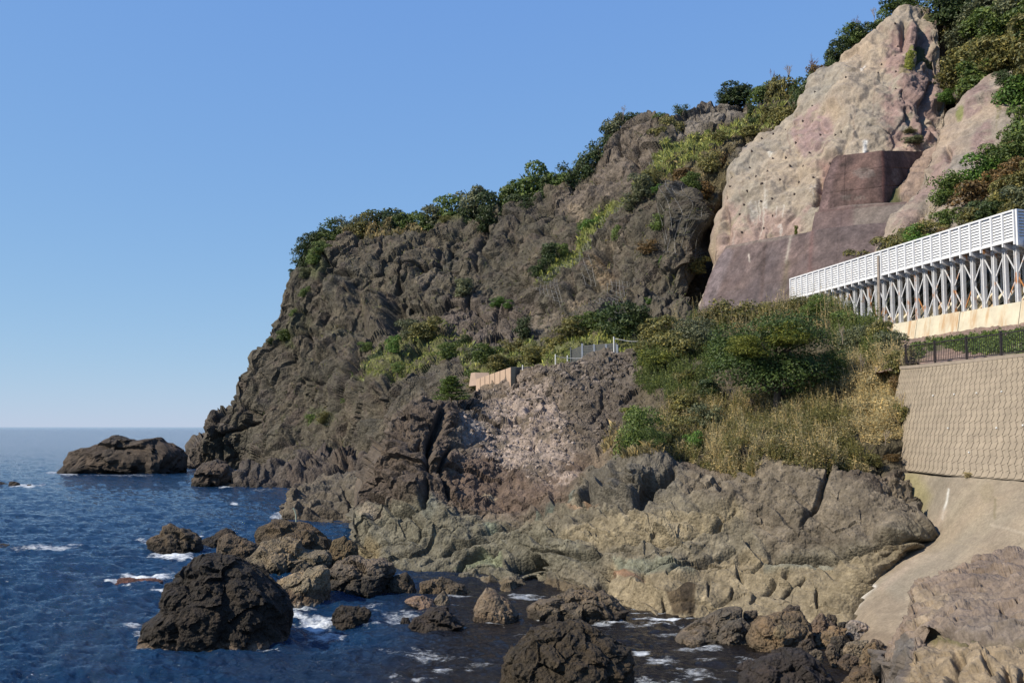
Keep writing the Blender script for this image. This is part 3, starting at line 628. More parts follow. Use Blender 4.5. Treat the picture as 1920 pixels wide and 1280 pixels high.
B_zones = [
 ('poly', B_low, 14, (0.165, 0.145, 0.105), 0.85),
 ('poly', [(660, 960), (780, 930), (900, 960), (1060, 1000), (1130, 1040), (1000, 1085), (760, 1075), (660, 1060)], 16, (0.140, 0.132, 0.098), 0.7),
 ('poly', [(668, 905), (740, 775), (800, 750), (860, 760), (845, 830), (870, 930), (800, 940), (720, 945), (668, 950)], 10, (0.084, 0.064, 0.050), 0.85),
 ('poly', [(845, 850), (920, 840), (1000, 900), (1080, 850), (1110, 860), (1060, 930), (960, 960), (850, 940)], 18, (0.120, 0.084, 0.064), 0.85),
 ('poly', [(920, 740), (945, 712), (1000, 698), (1045, 735), (1062, 780), (1085, 850), (1040, 900), (970, 900), (905, 850), (860, 780), (905, 795)], 24, (0.31, 0.25, 0.212), 0.9, 2.2),
 ('ell', (880, 800, 30, 38, -20), 0, (0.240, 0.224, 0.216), 0.75, 1.0), ('ell', (1060, 890, 30, 16, -30), 0, (0.320, 0.256, 0.216), 0.8, .8),
 ('poly', [(1060, 700), (1190, 655), (1230, 720), (1180, 790), (1120, 840), (1080, 800)], 14, (0.104, 0.086, 0.070), 0.8),
 ('poly', [(1225, 660), (1300, 620), (1600, 585), (1720, 690), (1690, 880), (1620, 880), (1430, 880), (1290, 850), (1150, 840), (1190, 740)], 10, (0.088, 0.072, 0.044), 0.75),
 ('poly', [(1140, 850), (1260, 835), (1290, 890), (1230, 930), (1190, 960), (1090, 950), (1095, 890)], 8, (0.120, 0.108, 0.088), 0.8),
 ('poly', [(1270, 880), (1460, 880), (1700, 890), (1745, 985), (1650, 1015), (1440, 1030), (1390, 960), (1280, 940)], 14, (0.155, 0.128, 0.096), 0.85),
 ('poly', [(1560, 870), (1690, 885), (1700, 940), (1640, 930), (1580, 915)], 8, (0.104, 0.080, 0.060), 0.7), ('ell', (1675, 925, 26, 34), 0, (0.176, 0.144, 0.104), 0.8),
 ('poly', [(1035, 1002), (1136, 972), (1228, 965), (1300, 975), (1380, 950), (1400, 970), (1330, 1000), (1240, 1015), (1120, 1020)], 7, (0.26, 0.215, 0.14), 0.85),
 ('poly', [(1130, 1060), (1160, 1045), (1250, 1045), (1300, 1040), (1400, 1030), (1480, 1045), (1560, 1048), (1650, 1020), (1710, 1020), (1600, 1190), (1140, 1170), (1130, 1100)], 7, (0.235, 0.192, 0.125), 0.9),
 ('poly', [(1146, 1046), (1242, 1040), (1300, 1045), (1300, 1062), (1150, 1068)], 6, (0.160, 0.172, 0.132), 0.8), ('poly', [(1430, 1052), (1470, 1045), (1560, 1050), (1560, 1062), (1430, 1066)], 4, (0.216, 0.216, 0.168), 0.7),
 ('ell', (1165, 1073, 36, 7, 8), 0, (0.22, 0.11, 0.07), 0.6), ('ell', (1082, 947, 22, 7), 0, (0.304, 0.208, 0.136), 0.8), ('ell', (1115, 952, 16, 8), 0, (0.288, 0.176, 0.104), 0.7), ('ell', (920, 917, 16, 6, -8), 0, (0.320, 0.256, 0.168), 0.85),
 ('ell', (1020, 948, 34, 9, -35), 0, (0.112, 0.132, 0.108), 0.85), ('ell', (1068, 925, 16, 6, -30), 0, (0.136, 0.152, 0.128), 0.7), ('ell', (918, 978, 14, 12), 0, (0.152, 0.176, 0.132), 0.7), ('ell', (805, 950, 20, 26), 0, (0.136, 0.140, 0.116), 0.7),
 ('ell', (698, 965, 26, 14), 0, (0.240, 0.200, 0.152), 0.8), ('ell', (692, 1035, 26, 30), 0, (0.176, 0.140, 0.080), 0.8), ('poly', [(850, 1060), (905, 1028), (940, 1030), (940, 1050), (890, 1062)], 4, (0.184, 0.200, 0.124), 0.8),
 ('poly', [(1246, 1094), (1306, 1096), (1300, 1146), (1262, 1146)], 3, (0.068, 0.048, 0.028), 0.85), ('poly', [(1275, 1092), (1300, 1094), (1296, 1142), (1278, 1142)], 2, (0.032, 0.024, 0.016), 0.8),
 ('poly', [(905, 1090), (1120, 1086), (1140, 1120), (1060, 1128), (940, 1122)], 6, (0.112, 0.084, 0.052), 0.8),
 ('line', [(950, 1114), (1000, 1110), (1050, 1130)], 3, (0.360, 0.288, 0.240), 0.5), ('line', [(1150, 1141), (1240, 1156), (1320, 1163)], 3.5, (0.400, 0.368, 0.336), 0.75),
 ('poly', [(1300, 625), (1600, 585), (1720, 690), (1700, 830), (1650, 890), (1560, 700), (1400, 690)], 10, (0.080, 0.068, 0.040), 0.7),
]
B = patch("shore_bluff", M_BLUFF, B_top, B_bot, B_ctrl, 1000, 460, (0.128, 0.104, 0.080), feats=B_feats, zones=B_zones, back=(22, -0.03), lback=22,
 layers=[('fbm', 7, 0.7), ('crack', 4.5, 0.38, (1, 1, 1.2)), ('facet', 3.4, .55, (.5, .5, 1.1)), ('facet', 1.1, .18, (.6, .6, 1.2)), ('block', 2.4, 0.15, (.6, .6, 1.2)), ('crack', 2.4, .36, (.32, .32, 1.5)), ('billow', 2.2, 0.32, (.7, .7, 1.3)), ('billow', 0.8, 0.26), ('cell', 0.4, 0.08), ('pit', 0.6, .14), ('billow', 0.28, 0.05)], smooth=False, vstreak=.25,
 strata=(0.9, 0.55, 0.10, B_low, 20), warp=4, colvar=0.28,
 noisefade=[('poly', B_low, 14, 0.72), ('poly', [(1140, 1060), (1250, 1050), (1440, 1055), (1560, 1055), (1680, 1030), (1700, 1060), (1600, 1200), (1140, 1180)], 8, 0.45)])

# low rock spit behind the bluff's foot
SP = patch("rock_spit", M_CLIFF, [(534, 962), (540, 940), (560, 915), (585, 905), (620, 893), (650, 888), (700, 885), (760, 880)], [(534, 985), (600, 990), (690, 995), (760, 1000)],
 [(534, 975, None), (600, 981, None), (680, 984, None), (760, 986, None), (540, 940, 88), (560, 915, 92), (620, 895, 96), (690, 885, 96), (760, 880, 92), (620, 940, 88), (690, 940, 86)], 220, 110, (0.12, 0.10, 0.075),
 back=(16, -0.12), lback=12, layers=[('fbm', 5, 0.8), ('block', 3.0, 0.7), ('cell', 1.0, 0.3), ('fbm', 0.7, 0.2), ('cell', 0.4, .12)], feats=[('line', [(640, 910), (660, 940), (655, 960)], 4, .8), ('line', [(560, 958), (640, 966), (690, 962)], 3, .5)],
 zones=[('poly', [(530, 968), (700, 976), (760, 980), (760, 1010), (530, 1000)], 4, (0.06, 0.05, 0.04), 0.7)])
# shore ledges at the foot of the headland
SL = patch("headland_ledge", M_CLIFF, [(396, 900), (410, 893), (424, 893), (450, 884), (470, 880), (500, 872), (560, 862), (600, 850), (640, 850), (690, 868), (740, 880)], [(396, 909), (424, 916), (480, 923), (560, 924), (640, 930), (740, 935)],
 [(396, 903, None), (424, 911, None), (410, 893, 146), (480, 916, None), (560, 916, None), (640, 918, None), (740, 920, None), (450, 890, 138), (500, 873, 142), (560, 863, 142), (640, 852, 138), (690, 868, 132), (560, 895, 133), (740, 880, 126), (640, 890, 130)], 240, 60, (0.085, 0.07, 0.06),
 back=(25, -0.1), lback=16, layers=[('fbm', 5, 1.3), ('block', 4.5, 1.2), ('facet', 4, 1.6, (.7, .7, 1)), ('crack', 3, .6), ('cell', 1.4, 0.5), ('fbm', 0.9, 0.3)],
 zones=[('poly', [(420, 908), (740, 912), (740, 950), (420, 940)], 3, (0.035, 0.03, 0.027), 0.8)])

# ================================================================== right-hand hillside
H_top = [(1740, 20), (1765, 14), (1800, 22), (1840, 8), (1870, -60), (2300, -300)]
H_bot = [(1740, 700), (2300, 700)]
H_top = [(1600, 420), (1640, 330), (1700, 120), (1740, 30), (1765, 16), (1800, 24), (1840, 4), (1870, -70), (2250, -300)]
H_bot = [(1600, 700), (1760, 700), (2250, 700)]
H_ctrl = [(1600, 420, 118), (1640, 330, 124), (1700, 120, 136), (1740, 30, 142), (1800, 24, 140), (1870, -70, 136), (2250, -300, 120), (1790, 100, 142), (1780, 200, 138), (1800, 180, 126), (1850, 80, 130), (1900, 150, 118), (1900, 260, 106), (1850, 330, 100), (1780, 420, 94), (1900, 380, 86),
 (1700, 440, 97), (1640, 480, 103), (1600, 560, 102), (1700, 560, 90), (1800, 540, 82), (1920, 540, 73), (1700, 620, 86), (1920, 600, 70), (2250, 380, 60), (2250, 600, 52), (1600, 700, 90), (1760, 700, 76), (2250, 700, 45)]
H = patch("hillside", M_SOIL, H_top, H_bot, H_ctrl, 260, 300, (0.065, 0.068, 0.030), back=(40, 0.1), rback=0,
 layers=[('fbm', 9, 1.6), ('cell', 1.6, 0.5), ('fbm', 0.9, 0.3), ('crack', 3, .3)],
 zones=[('poly', [(1690, 250), (1790, 190), (1800, 420), (1690, 430)], 6, (0.25, 0.185, 0.15), 0.95), ('poly', [(1755, 20), (1790, 30), (1840, 80), (1820, 140), (1800, 200), (1760, 260), (1745, 240), (1760, 100)], 8, (0.15, 0.125, 0.105), 0.9)],
 feats=[('line', [(1775, 40), (1778, 100), (1775, 160)], 16, 3)])
# pink sprayed-concrete slope
E_top = [(1300, 590), (1325, 545), (1340, 500), (1343, 440), (1352, 405), (1366, 380), (1364, 345), (1374, 300), (1385, 280), (1400, 264), (1440, 244), (1490, 214), (1500, 178), (1520, 150), (1545, 124), (1575, 100), (1610, 80), (1648, 60), (1662, 34), (1680, 14), (1700, 6), (1725, 5), (1745, 12), (1756, 30), (1763, 60), (1768, 120), (1772, 200)]
E_bot = [(1300, 660), (1560, 660), (1660, 560), (1700, 460), (1740, 330), (1772, 290)]
E_ctrl = [(1300, 600, 122), (1340, 500, 126), (1345, 440, 128), (1366, 380, 131), (1374, 300, 136), (1400, 264, 140), (1490, 214, 140), (1545, 124, 144), (1648, 60, 142), (1700, 6, 142), (1750, 20, 142), (1768, 120, 136), (1772, 200, 130),
 (1400, 330, 129), (1420, 450, 121), (1400, 600, 114), (1500, 300, 127), (1500, 400, 120), (1520, 500, 113), (1520, 620, 106), (1580, 200, 129), (1620, 290, 121), (1700, 150, 128), (1720, 260, 122), (1650, 400, 114), (1600, 560, 104), (1740, 330, 120), (1700, 420, 112), (1560, 420, 117)]
PINK = (0.285, 0.20, 0.19); SAND = (0.305, 0.258, 0.205)
SPZ = [
 ('ell', (1530, 250, 36, 62, 10), 0, PINK, 0.9, 3), ('ell', (1500, 250, 18, 40), 0, PINK, 0.8, 2), ('poly', [(1655, 60), (1700, 50), (1750, 40), (1765, 130), (1760, 280), (1720, 300), (1660, 270), (1650, 180)], 16, (0.26, 0.17, 0.155), 0.8, 4),
 ('poly', [(1340, 500), (1345, 420), (1368, 380), (1420, 380), (1470, 400), (1540, 380), (1500, 430), (1480, 470), (1350, 520)], 14, (0.30, 0.215, 0.19), 0.85, 4),
 ('poly', [(1535, 300), (1580, 285), (1570, 330), (1550, 400), (1535, 380)], 8, (0.26, 0.155, 0.135), 0.8),
 ('ell', (1700, 30, 40, 26), 0, SAND, 0.9), ('ell', (1705, 105, 9, 24, 12), 0, (0.13, 0.15, 0.03), 0.85, .8), ('ell', (1700, 130, 20, 14), 0, (0.17, 0.16, 0.06), 0.6, .8),
 ('ell', (1408, 398, 6, 20), 0, (0.5, 0.47, 0.43), 0.4, .5), ('ell', (1434, 370, 5, 26, 8), 0, (0.5, 0.48, 0.44), 0.5, .8), ('ell', (1425, 395, 3, 60, 10), 0, (0.45, 0.42, 0.38), 0.6), ('line', [(1624, 262), (1620, 284)], 3.5, (0.7, 0.7, 0.68), 0.85), ('ell', (1617, 128, 2.5, 12, 18), 0, (0.6, 0.57, 0.52), 0.8),
 ('ell', (1445, 284, 8, 4, -30), 0, (0.6, 0.57, 0.5), 0.7), ('ell', (1520, 355, 4, 10), 0, (0.5, 0.48, 0.45), 0.4, .5), ('ell', (1458, 418, 6, 9), 0, (0.6, 0.57, 0.54), 0.6, .7), ('line', [(1560, 330), (1556, 380)], 1.6, (0.17, 0.12, 0.10), 0.60), ('line', [(1600, 200), (1597, 260)], 1.8, (0.19, 0.14, 0.115), 0.50), ('line', [(1640, 150), (1636, 210)], 2.0, (0.18, 0.13, 0.11), 0.50), ('line', [(1455, 380), (1452, 404)], 1.3, (0.5, 0.47, 0.43), 0.60), ('line', [(1468, 384), (1466, 404)], 1.2, (0.5, 0.47, 0.43), 0.60), ('line', [(1405, 372), (1403, 406)], 1.4, (0.5, 0.47, 0.43), 0.55), ('line', [(1418, 374), (1417, 404)], 1.2, (0.5, 0.47, 0.43), 0.55), ('line', [(1413, 376), (1412, 402)], 1.0, (0.5, 0.47, 0.43), 0.50), ('line', [(1527, 345), (1525, 371)], 1.3, (0.5, 0.47, 0.43), 0.50), ('line', [(1480, 250), (1476, 290)], 1.5, (0.2, 0.14, 0.12), 0.50), ('line', [(1390, 330), (1387, 400)], 1.6, (0.19, 0.14, 0.12), 0.45), ('line', [(1440, 300), (1437, 360)], 1.4, (0.2, 0.15, 0.12), 0.45), ('line', [(1700, 160), (1695, 230)], 2.2, (0.17, 0.115, 0.11), 0.60), ('line', [(1718, 190), (1714, 250)], 2.0, (0.16, 0.11, 0.105), 0.60), ('line', [(1673, 60), (1669, 120)], 2.0, (0.18, 0.125, 0.12), 0.50), ('line', [(1580, 150), (1577, 200)], 1.4, (0.4, 0.34, 0.27), 0.50), ('line', [(1458, 420), (1455, 450)], 1.6, (0.5, 0.47, 0.43), 0.50), ('line', [(1374, 430), (1371, 470)], 1.4, (0.42, 0.36, 0.32), 0.50)]
E = patch("sprayed_slope", M_SPRAY, E_top, E_bot, E_ctrl, 420, 400, SAND, back=(14, -0.25), lback=10, rback=12, smooth=True, warp=5, colvar=0.13, vstreak=.28,
 layers=[('fbm', 13, 1.5, (1, 1, .6)), ('block', 6, 0.6, (1, 1, .5)), ('fbm', 4.5, 0.6), ('crack', 5, 0.35, (1, 1, .45)), ('ridge', 3.0, 0.3, (1, 1, .7)), ('billow', 2.2, 0.22, (1, 1, 1.6)), ('fbm', 1.0, 0.10)],
 zones=SPZ, feats=[('line', [(1728, 40), (1733, 90), (1722, 120)], 7, 2.0), ('line', [(1693, 45), (1695, 80)], 6, 1.5), ('line', [(1752, 150), (1735, 190), (1730, 260)], 6, 1.6), ('ell', (1710, 70, 10, 30), 1.2), ('line', [(1700, 200), (1712, 240)], 5, 1.1),
 ('line', [(1535, 330), (1542, 360), (1530, 390)], 6, 1.3), ('line', [(1424, 400), (1414, 440)], 5, .8), ('line', [(1364, 400), (1358, 450)], 6, 0.9)])
tag(E.o, None)
G_top = [(1640, 478), (1660, 440), (1676, 402), (1700, 378), (1720, 345), (1732, 315), (1750, 280), (1764, 248), (1785, 210), (1810, 180), (1850, 148), (1882, 124), (1905, 140), (1930, 170), (1960, 200)]
G_bot = [(1640, 500), (1700, 520), (1780, 470), (1880, 400), (1960, 380)]
G_ctrl = [(1640, 478, 100), (1676, 402, 104), (1720, 345, 108), (1764, 248, 114), (1810, 180, 118), (1882, 124, 120), (1960, 200, 108), (1700, 500, 92), (1780, 450, 92), (1780, 330, 103), (1850, 250, 108), (1880, 400, 88), (1730, 420, 99), (1960, 380, 84)]
G = patch("sprayed_spur", M_SPRAY, G_top, G_bot, G_ctrl, 260, 260, (0.285, 0.235, 0.19), back=(10, -0.3), lback=8, warp=5, colvar=0.13, vstreak=.28,
 layers=[('fbm', 10, 1.2, (1, 1, .6)), ('fbm', 4, 0.5), ('ridge', 2.5, 0.2, (1, 1, .7)), ('fbm', 1.2, 0.12)],
 zones=[('ell', (1835, 190, 30, 50, 30), 0, (0.225, 0.16, 0.15), .85, 3), ('ell', (1750, 330, 22, 80, 30), 0, (0.24, 0.165, 0.15), .8, 3), ('ell', (1840, 265, 24, 50, 15), 0, (0.225, 0.155, 0.15), .8, 2), ('ell', (1700, 410, 40, 20, -50), 0, (0.24, 0.17, 0.15), .7, 2),
 ('ell', (1800, 215, 9, 14, 20), 0, (0.16, 0.18, 0.05), .8), ('ell', (1875, 190, 6, 60, 8), 0, (0.14, 0.13, 0.06), .7, .8)],
 feats=[('line', [(1738, 385), (1720, 420), (1700, 440)], 5, 1.2), ('line', [(1770, 270), (1778, 300)], 5, .8)])
# ================================================================== near rock at the right, lower corner
K_top = [(1652, 1236), (1658, 1226), (1664, 1214), (1670, 1200), (1686, 1180), (1692, 1150), (1712, 1130), (1714, 1108), (1743, 1090), (1780, 1083), (1800, 1070), (1825, 1062), (1845, 1046), (1863, 1040), (1885, 1032), (1920, 1031), (2040, 1000)]
K_bot = [(1652, 1420), (2040, 1420)]
K_ctrl = [(1640, 1250, 24), (1690, 1150, 25), (1743, 1090, 27), (1825, 1062, 28), (1920, 1031, 28.5), (2040, 1000, 28), (1700, 1200, 21.8), (1700, 1226, 20.6), (1740, 1175, 21.5), (1743, 1184, 22), (1820, 1183, 20.2), (1920, 1193, 19.2), (1820, 1120, 23.5), (1920, 1120, 22), (1800, 1250, 18.6), (1900, 1250, 17.6), (1700, 1280, 19.5), (1650, 1300, 21), (1800, 1420, 16), (2040, 1420, 15), (2040, 1150, 19), (1640, 1420, 19)]
K = patch("shore_outcrop", M_NEAR, K_top, K_bot, K_ctrl, 330, 330, (0.215, 0.165, 0.128), back=(5, -0.35), lback=1.2, warp=3, colvar=0.2,
 layers=[('fbm', 2.6, 0.32), ('crack', 1.3, 0.10, (1, 1, 1.6)), ('fbm', 0.7, 0.12), ('cell', 0.30, 0.07), ('pit', 0.35, .08), ('facet', 0.8, .12), ('cell', 0.12, 0.04), ('fbm', 0.1, 0.02)],
 feats=[('line', [(1700, 1205), (1745, 1182), (1800, 1184), (1860, 1190), (1990, 1196)], 2.5, 0.22), ('ell', (1790, 1222, 14, 14), -0.35), ('line', [(1795, 1220), (1775, 1245), (1768, 1290)], 6, 0.5), ('line', [(1880, 1230), (1874, 1290)], 6, .45), ('line', [(1912, 1235), (1905, 1290)], 6, .35), ('line', [(1840, 1215), (1850, 1240)], 4, .25),
 ('ell', (1876, 1139, 4, 4), -0.3), ('ell', (1793, 1161, 4, 4), -0.3), ('ell', (1907, 1127, 4, 4), -0.2), ('line', [(1712, 1132), (1740, 1118), (1770, 1112)], 3, .2), ('line', [(1690, 1180), (1730, 1160), (1745, 1148)], 2.5, .2), ('poly', [(1690, 1226), (1745, 1186), (1990, 1198), (1990, 1420), (1690, 1420)], 4, -0.15)],
 zones=[('poly', [(1690, 1232), (1745, 1188), (1990, 1199), (1990, 1430), (1690, 1430)], 4, (0.25, 0.195, 0.13), 0.9), ('poly', [(1640, 1240), (1665, 1222), (1690, 1226), (1692, 1420), (1640, 1420)], 4, (0.105, 0.092, 0.082), .9),
 ('poly', [(1664, 1215), (1690, 1180), (1712, 1190), (1700, 1222), (1672, 1228)], 4, (0.095, 0.091, 0.086), .8), ('poly', [(1692, 1170), (1714, 1108), (1790, 1110), (1760, 1150), (1720, 1170)], 8, (0.26, 0.205, 0.145), 0.8, 1.0), ('poly', [(1800, 1075), (1885, 1032), (1990, 1030), (1990, 1120), (1880, 1120)], 12, (0.174, 0.137, 0.111), .8),
 ('line', [(1745, 1186), (1990, 1197)], 3, (0.078, 0.074, 0.024), .7)])
del K.o['kind']; tag(K.o, "broad pinkish weathered outcrop with a horizontal split in the lower right corner", "rock")

# ================================================================== loose rocks in the water
DK = (0.038, 0.028, 0.020); BR = (0.101, 0.076, 0.047); LT = (0.201, 0.160, 0.103); GY = (0.127, 0.102, 0.079)
WET = ((0.019, 0.015, 0.011), 0.25, 0.9, 0.85); SALT = ((0.318, 0.252, 0.189), 0.02, 0.22, 0.6)
def rk(*a, **k): return rock(*a, mat=M_ROCK, **k)
rk("large whale-backed rock island standing alone off the headland", [(104, 892), (106, 884), (122, 872), (138, 847), (162, 839), (191, 829), (219, 822), (244, 828), (262, 829), (297, 821), (317, 831), (337, 843), (350, 856), (348, 892)], (0.066, 0.049, 0.036), D=172, thick=13, level=6, seed=1, cat='rock island', amp=0.06, facet_=0.28, zones=[((0.021, 0.016, 0.013), 0.5, 1.6, 0.9)], peb=.06)
rk("dark pointed rock in the gap between the island and the headland ledges", [(360, 910), (364, 890), (378, 867), (406, 862), (431, 870), (447, 888), (440, 900), (425, 912)], (0.074, 0.056, 0.043), seed=2, level=5, zones=[WET], amp=.09)
G1 = "low black reefs at the left edge"
rk("small dark reef hump beside the left edge, beyond the others", [(14, 909), (18, 903), (28, 901), (36, 905), (38, 910)], DK, seed=3, level=4, group=G1)
rk("flat dark reef cut by the left edge, farthest left", [(-25, 909), (-15, 904), (2, 903), (14, 906), (14, 909)], DK, seed=4, level=4, group=G1)
rk("tiny reef tip right of the dark reef hump", [(48, 911), (52, 908), (58, 908), (62, 911)], DK, seed=5, level=4, group=G1, sink=.2)
rk("black reef rock at the left edge with foam trailing to its right", [(-30, 1031), (-20, 1022), (4, 1019), (20, 1020), (33, 1029), (30, 1032)], DK, seed=6, level=4, sink=.3)
rk("brown wedge-shaped rock peaked at its left, beyond the huge dark boulder", [(281, 1030), (284, 1008), (300, 1001), (305, 985), (321, 982), (353, 997), (374, 1009), (384, 1032), (340, 1036)], (0.090, 0.064, 0.039), seed=7, zones=[WET], amp=.09)
rk("small dark ridge rock between the brown wedge and the sloping brown rock", [(372, 1030), (378, 1012), (402, 1000), (425, 989), (438, 994), (446, 1012), (440, 1032)], DK, D=68, seed=8, zones=[WET])
rk("sloping brown rock right of the small dark ridge rock", [(405, 1040), (410, 1008), (431, 1000), (459, 1008), (486, 1023), (484, 1048), (440, 1052)], (0.090, 0.066, 0.043), D=59, seed=9, zones=[WET])
rk("rounded dark rock crowning the pale rock mass below the curved pole", [(478, 1000), (485, 987), (502, 983), (515, 975), (545, 975), (575, 979), (596, 993), (609, 1005), (621, 1020), (622, 1045), (480, 1045)], (0.085, 0.060, 0.034), D=61, thick=5, seed=10, amp=.08, sink=1.5)
rk("pale craggy rock mass under the rounded dark rock", [(462, 1060), (468, 1048), (481, 1034), (491, 1020), (524, 1012), (562, 1016), (571, 1028), (614, 1031), (622, 1045), (620, 1075), (571, 1090), (510, 1095)], (0.159, 0.126, 0.082), D=54, thick=4.5, level=6, seed=11, amp=.11, zones=[WET])
rk("brown domed rock wedged between pale rock mass and bluff foot", [(612, 1060), (619, 1028), (625, 1012), (646, 1005), (661, 1014), (672, 1028), (672, 1060)], (0.106, 0.076, 0.039), D=57, seed=12)
rk("pale grey block with a square right side and a small dark hollow", [(512, 1100), (520, 1088), (534, 1080), (556, 1070), (569, 1074), (575, 1066), (590, 1061), (605, 1059), (616, 1064), (617, 1095), (616, 1134), (545, 1135), (535, 1118)], LT, seed=13, level=6, thick=2.8, amp=.07, zones=[((0.074, 0.044, 0.026), 0.35, 0.8, 0.8), ((0.530, 0.446, 0.344), 0.02, 0.14, 0.5)])
rk("grey topped boulder with a black wet right side at the bluff foot", [(612, 1095), (616, 1067), (637, 1052), (659, 1041), (684, 1045), (717, 1046), (738, 1055), (742, 1070), (732, 1082), (728, 1108), (652, 1112)], (0.122, 0.097, 0.071), seed=14, level=6, D=48, thick=3.6, amp=.09, zones=[((0.013, 0.011, 0.009), 0.35, 1.5, 0.9)])
rk("huge black-brown dome boulder, the tallest rock in the water", [(262, 1200), (280, 1166), (309, 1142), (317, 1117), (325, 1089), (345, 1069), (366, 1044), (390, 1035), (435, 1037), (463, 1051), (487, 1060), (508, 1085), (532, 1113), (541, 1138), (541, 1205), (487, 1213), (406, 1217), (325, 1213), (270, 1206)], (0.022, 0.016, 0.011), seed=15, level=7, thick=5.0, amp=.055, facet_=.22, peb=.055, zones=[((0.212, 0.155, 0.112), 0.0, 0.16, 0.55)])
rk("low reddish reef awash in foam beside the huge dome boulder", [(217, 1092), (224, 1084), (240, 1081), (270, 1083), (290, 1083), (306, 1090), (298, 1099), (240, 1101)], (0.106, 0.044, 0.030), seed=16, level=5, sink=.25, thick=1.6)
rk("low black boulder in open water right of the pale grey block", [(621, 1158), (628, 1142), (646, 1134), (684, 1136), (696, 1146), (694, 1162), (665, 1169), (632, 1167)], (0.032, 0.024, 0.017), seed=17, level=5, amp=.09)
rk("dark round rock against the wet boulder, right side", [(724, 1106), (732, 1086), (745, 1075), (762, 1072), (776, 1088), (786, 1110), (750, 1114)], (0.058, 0.044, 0.030), seed=18, level=5)
rk("brown lumpy rock behind the small upright grey stone", [(785, 1112), (790, 1092), (812, 1086), (828, 1080), (849, 1090), (872, 1096), (874, 1110), (813, 1117)], (0.085, 0.064, 0.041), seed=19, level=5, amp=.1)
rk("small upright grey stone in front of the brown lumpy rock", [(811, 1138), (814, 1122), (831, 1106), (842, 1117), (846, 1138)], (0.138, 0.112, 0.082), seed=20, level=4, thick=.7)
rk("flat pale slab lying awash, left of the upright grey stone", [(756, 1126), (770, 1119), (792, 1115), (812, 1126), (828, 1140), (800, 1141)], (0.201, 0.136, 0.095), seed=21, level=4, sink=.2)
rk("low black jagged rock awash below the flat pale slab", [(767, 1176), (776, 1160), (789, 1150), (815, 1141), (838, 1138), (846, 1150), (858, 1163), (872, 1168), (838, 1183), (796, 1184)], (0.034, 0.025, 0.019), seed=22, level=5, amp=.11)
rk("tiny black stone left of the low black jagged rock", [(748, 1166), (754, 1157), (766, 1156), (773, 1166)], (0.030, 0.023, 0.017), seed=23, level=4, sink=.2)
rk("pyramid-shaped stone with a pale sunlit left face", [(884, 1160), (889, 1140), (902, 1115), (915, 1103), (928, 1108), (952, 1125), (974, 1150), (968, 1162), (902, 1165)], (0.180, 0.131, 0.086), seed=24, level=6, amp=.06, facet_=.5, thick=2.2, zones=[((0.032, 0.024, 0.017), 0.1, 0.3, 0.8)])
rk("long low brown rock mass beside the bluff, behind the round front boulder", [(992, 1162), (994, 1138), (1006, 1125), (1044, 1117), (1079, 1101), (1129, 1107), (1152, 1122), (1180, 1143), (1160, 1160), (1100, 1168), (1015, 1168)], (0.111, 0.087, 0.060), seed=25, level=6, amp=.09, facet_=.25, thick=3.2, zones=[((0.032, 0.024, 0.017), 0.15, 0.5, 0.8)])
rk("big round brown boulder cut by the bottom edge in the middle", [(926, 1320), (936, 1272), (945, 1242), (957, 1220), (980, 1198), (996, 1178), (1037, 1166), (1086, 1168), (1136, 1188), (1180, 1213), (1187, 1236), (1180, 1262), (1190, 1320)], (0.046, 0.033, 0.019), D=28.5, seed=26, level=7, thick=4.2, amp=.06, facet_=.22, peb=.06)
rk("flat grey-brown slab leaning out of the water at the tan cliff foot", [(1258, 1204), (1268, 1192), (1296, 1174), (1326, 1153), (1352, 1139), (1390, 1136), (1396, 1155), (1364, 1182), (1315, 1202)], (0.106, 0.085, 0.062), seed=27, level=6, amp=.08, thick=2.2)
rk("rough grey boulder between the leaning slab and the yellow-spotted boulder", [(1342, 1200), (1352, 1180), (1367, 1163), (1390, 1157), (1408, 1170), (1410, 1202), (1375, 1210)], (0.090, 0.076, 0.060), seed=28, level=5, amp=.1)
rk("large brown boulder with an embedded round yellow cobble", [(1402, 1205), (1408, 1170), (1427, 1152), (1465, 1147), (1500, 1146), (1520, 1170), (1526, 1205), (1500, 1226), (1420, 1228)], (0.127, 0.092, 0.056), seed=29, level=6, D=36.2, thick=2.3, amp=.07)
rk("yellow cobble set in the face of the large brown boulder", [(1449, 1182), (1455, 1172), (1466, 1170), (1474, 1180), (1472, 1193), (1460, 1198), (1451, 1192)], (0.19, 0.145, 0.085), seed=60, level=4, D=35.75, thick=.35, sink=0, amp=.03, cat='stone')
G2 = "boulders piled at the foot of the seawall"
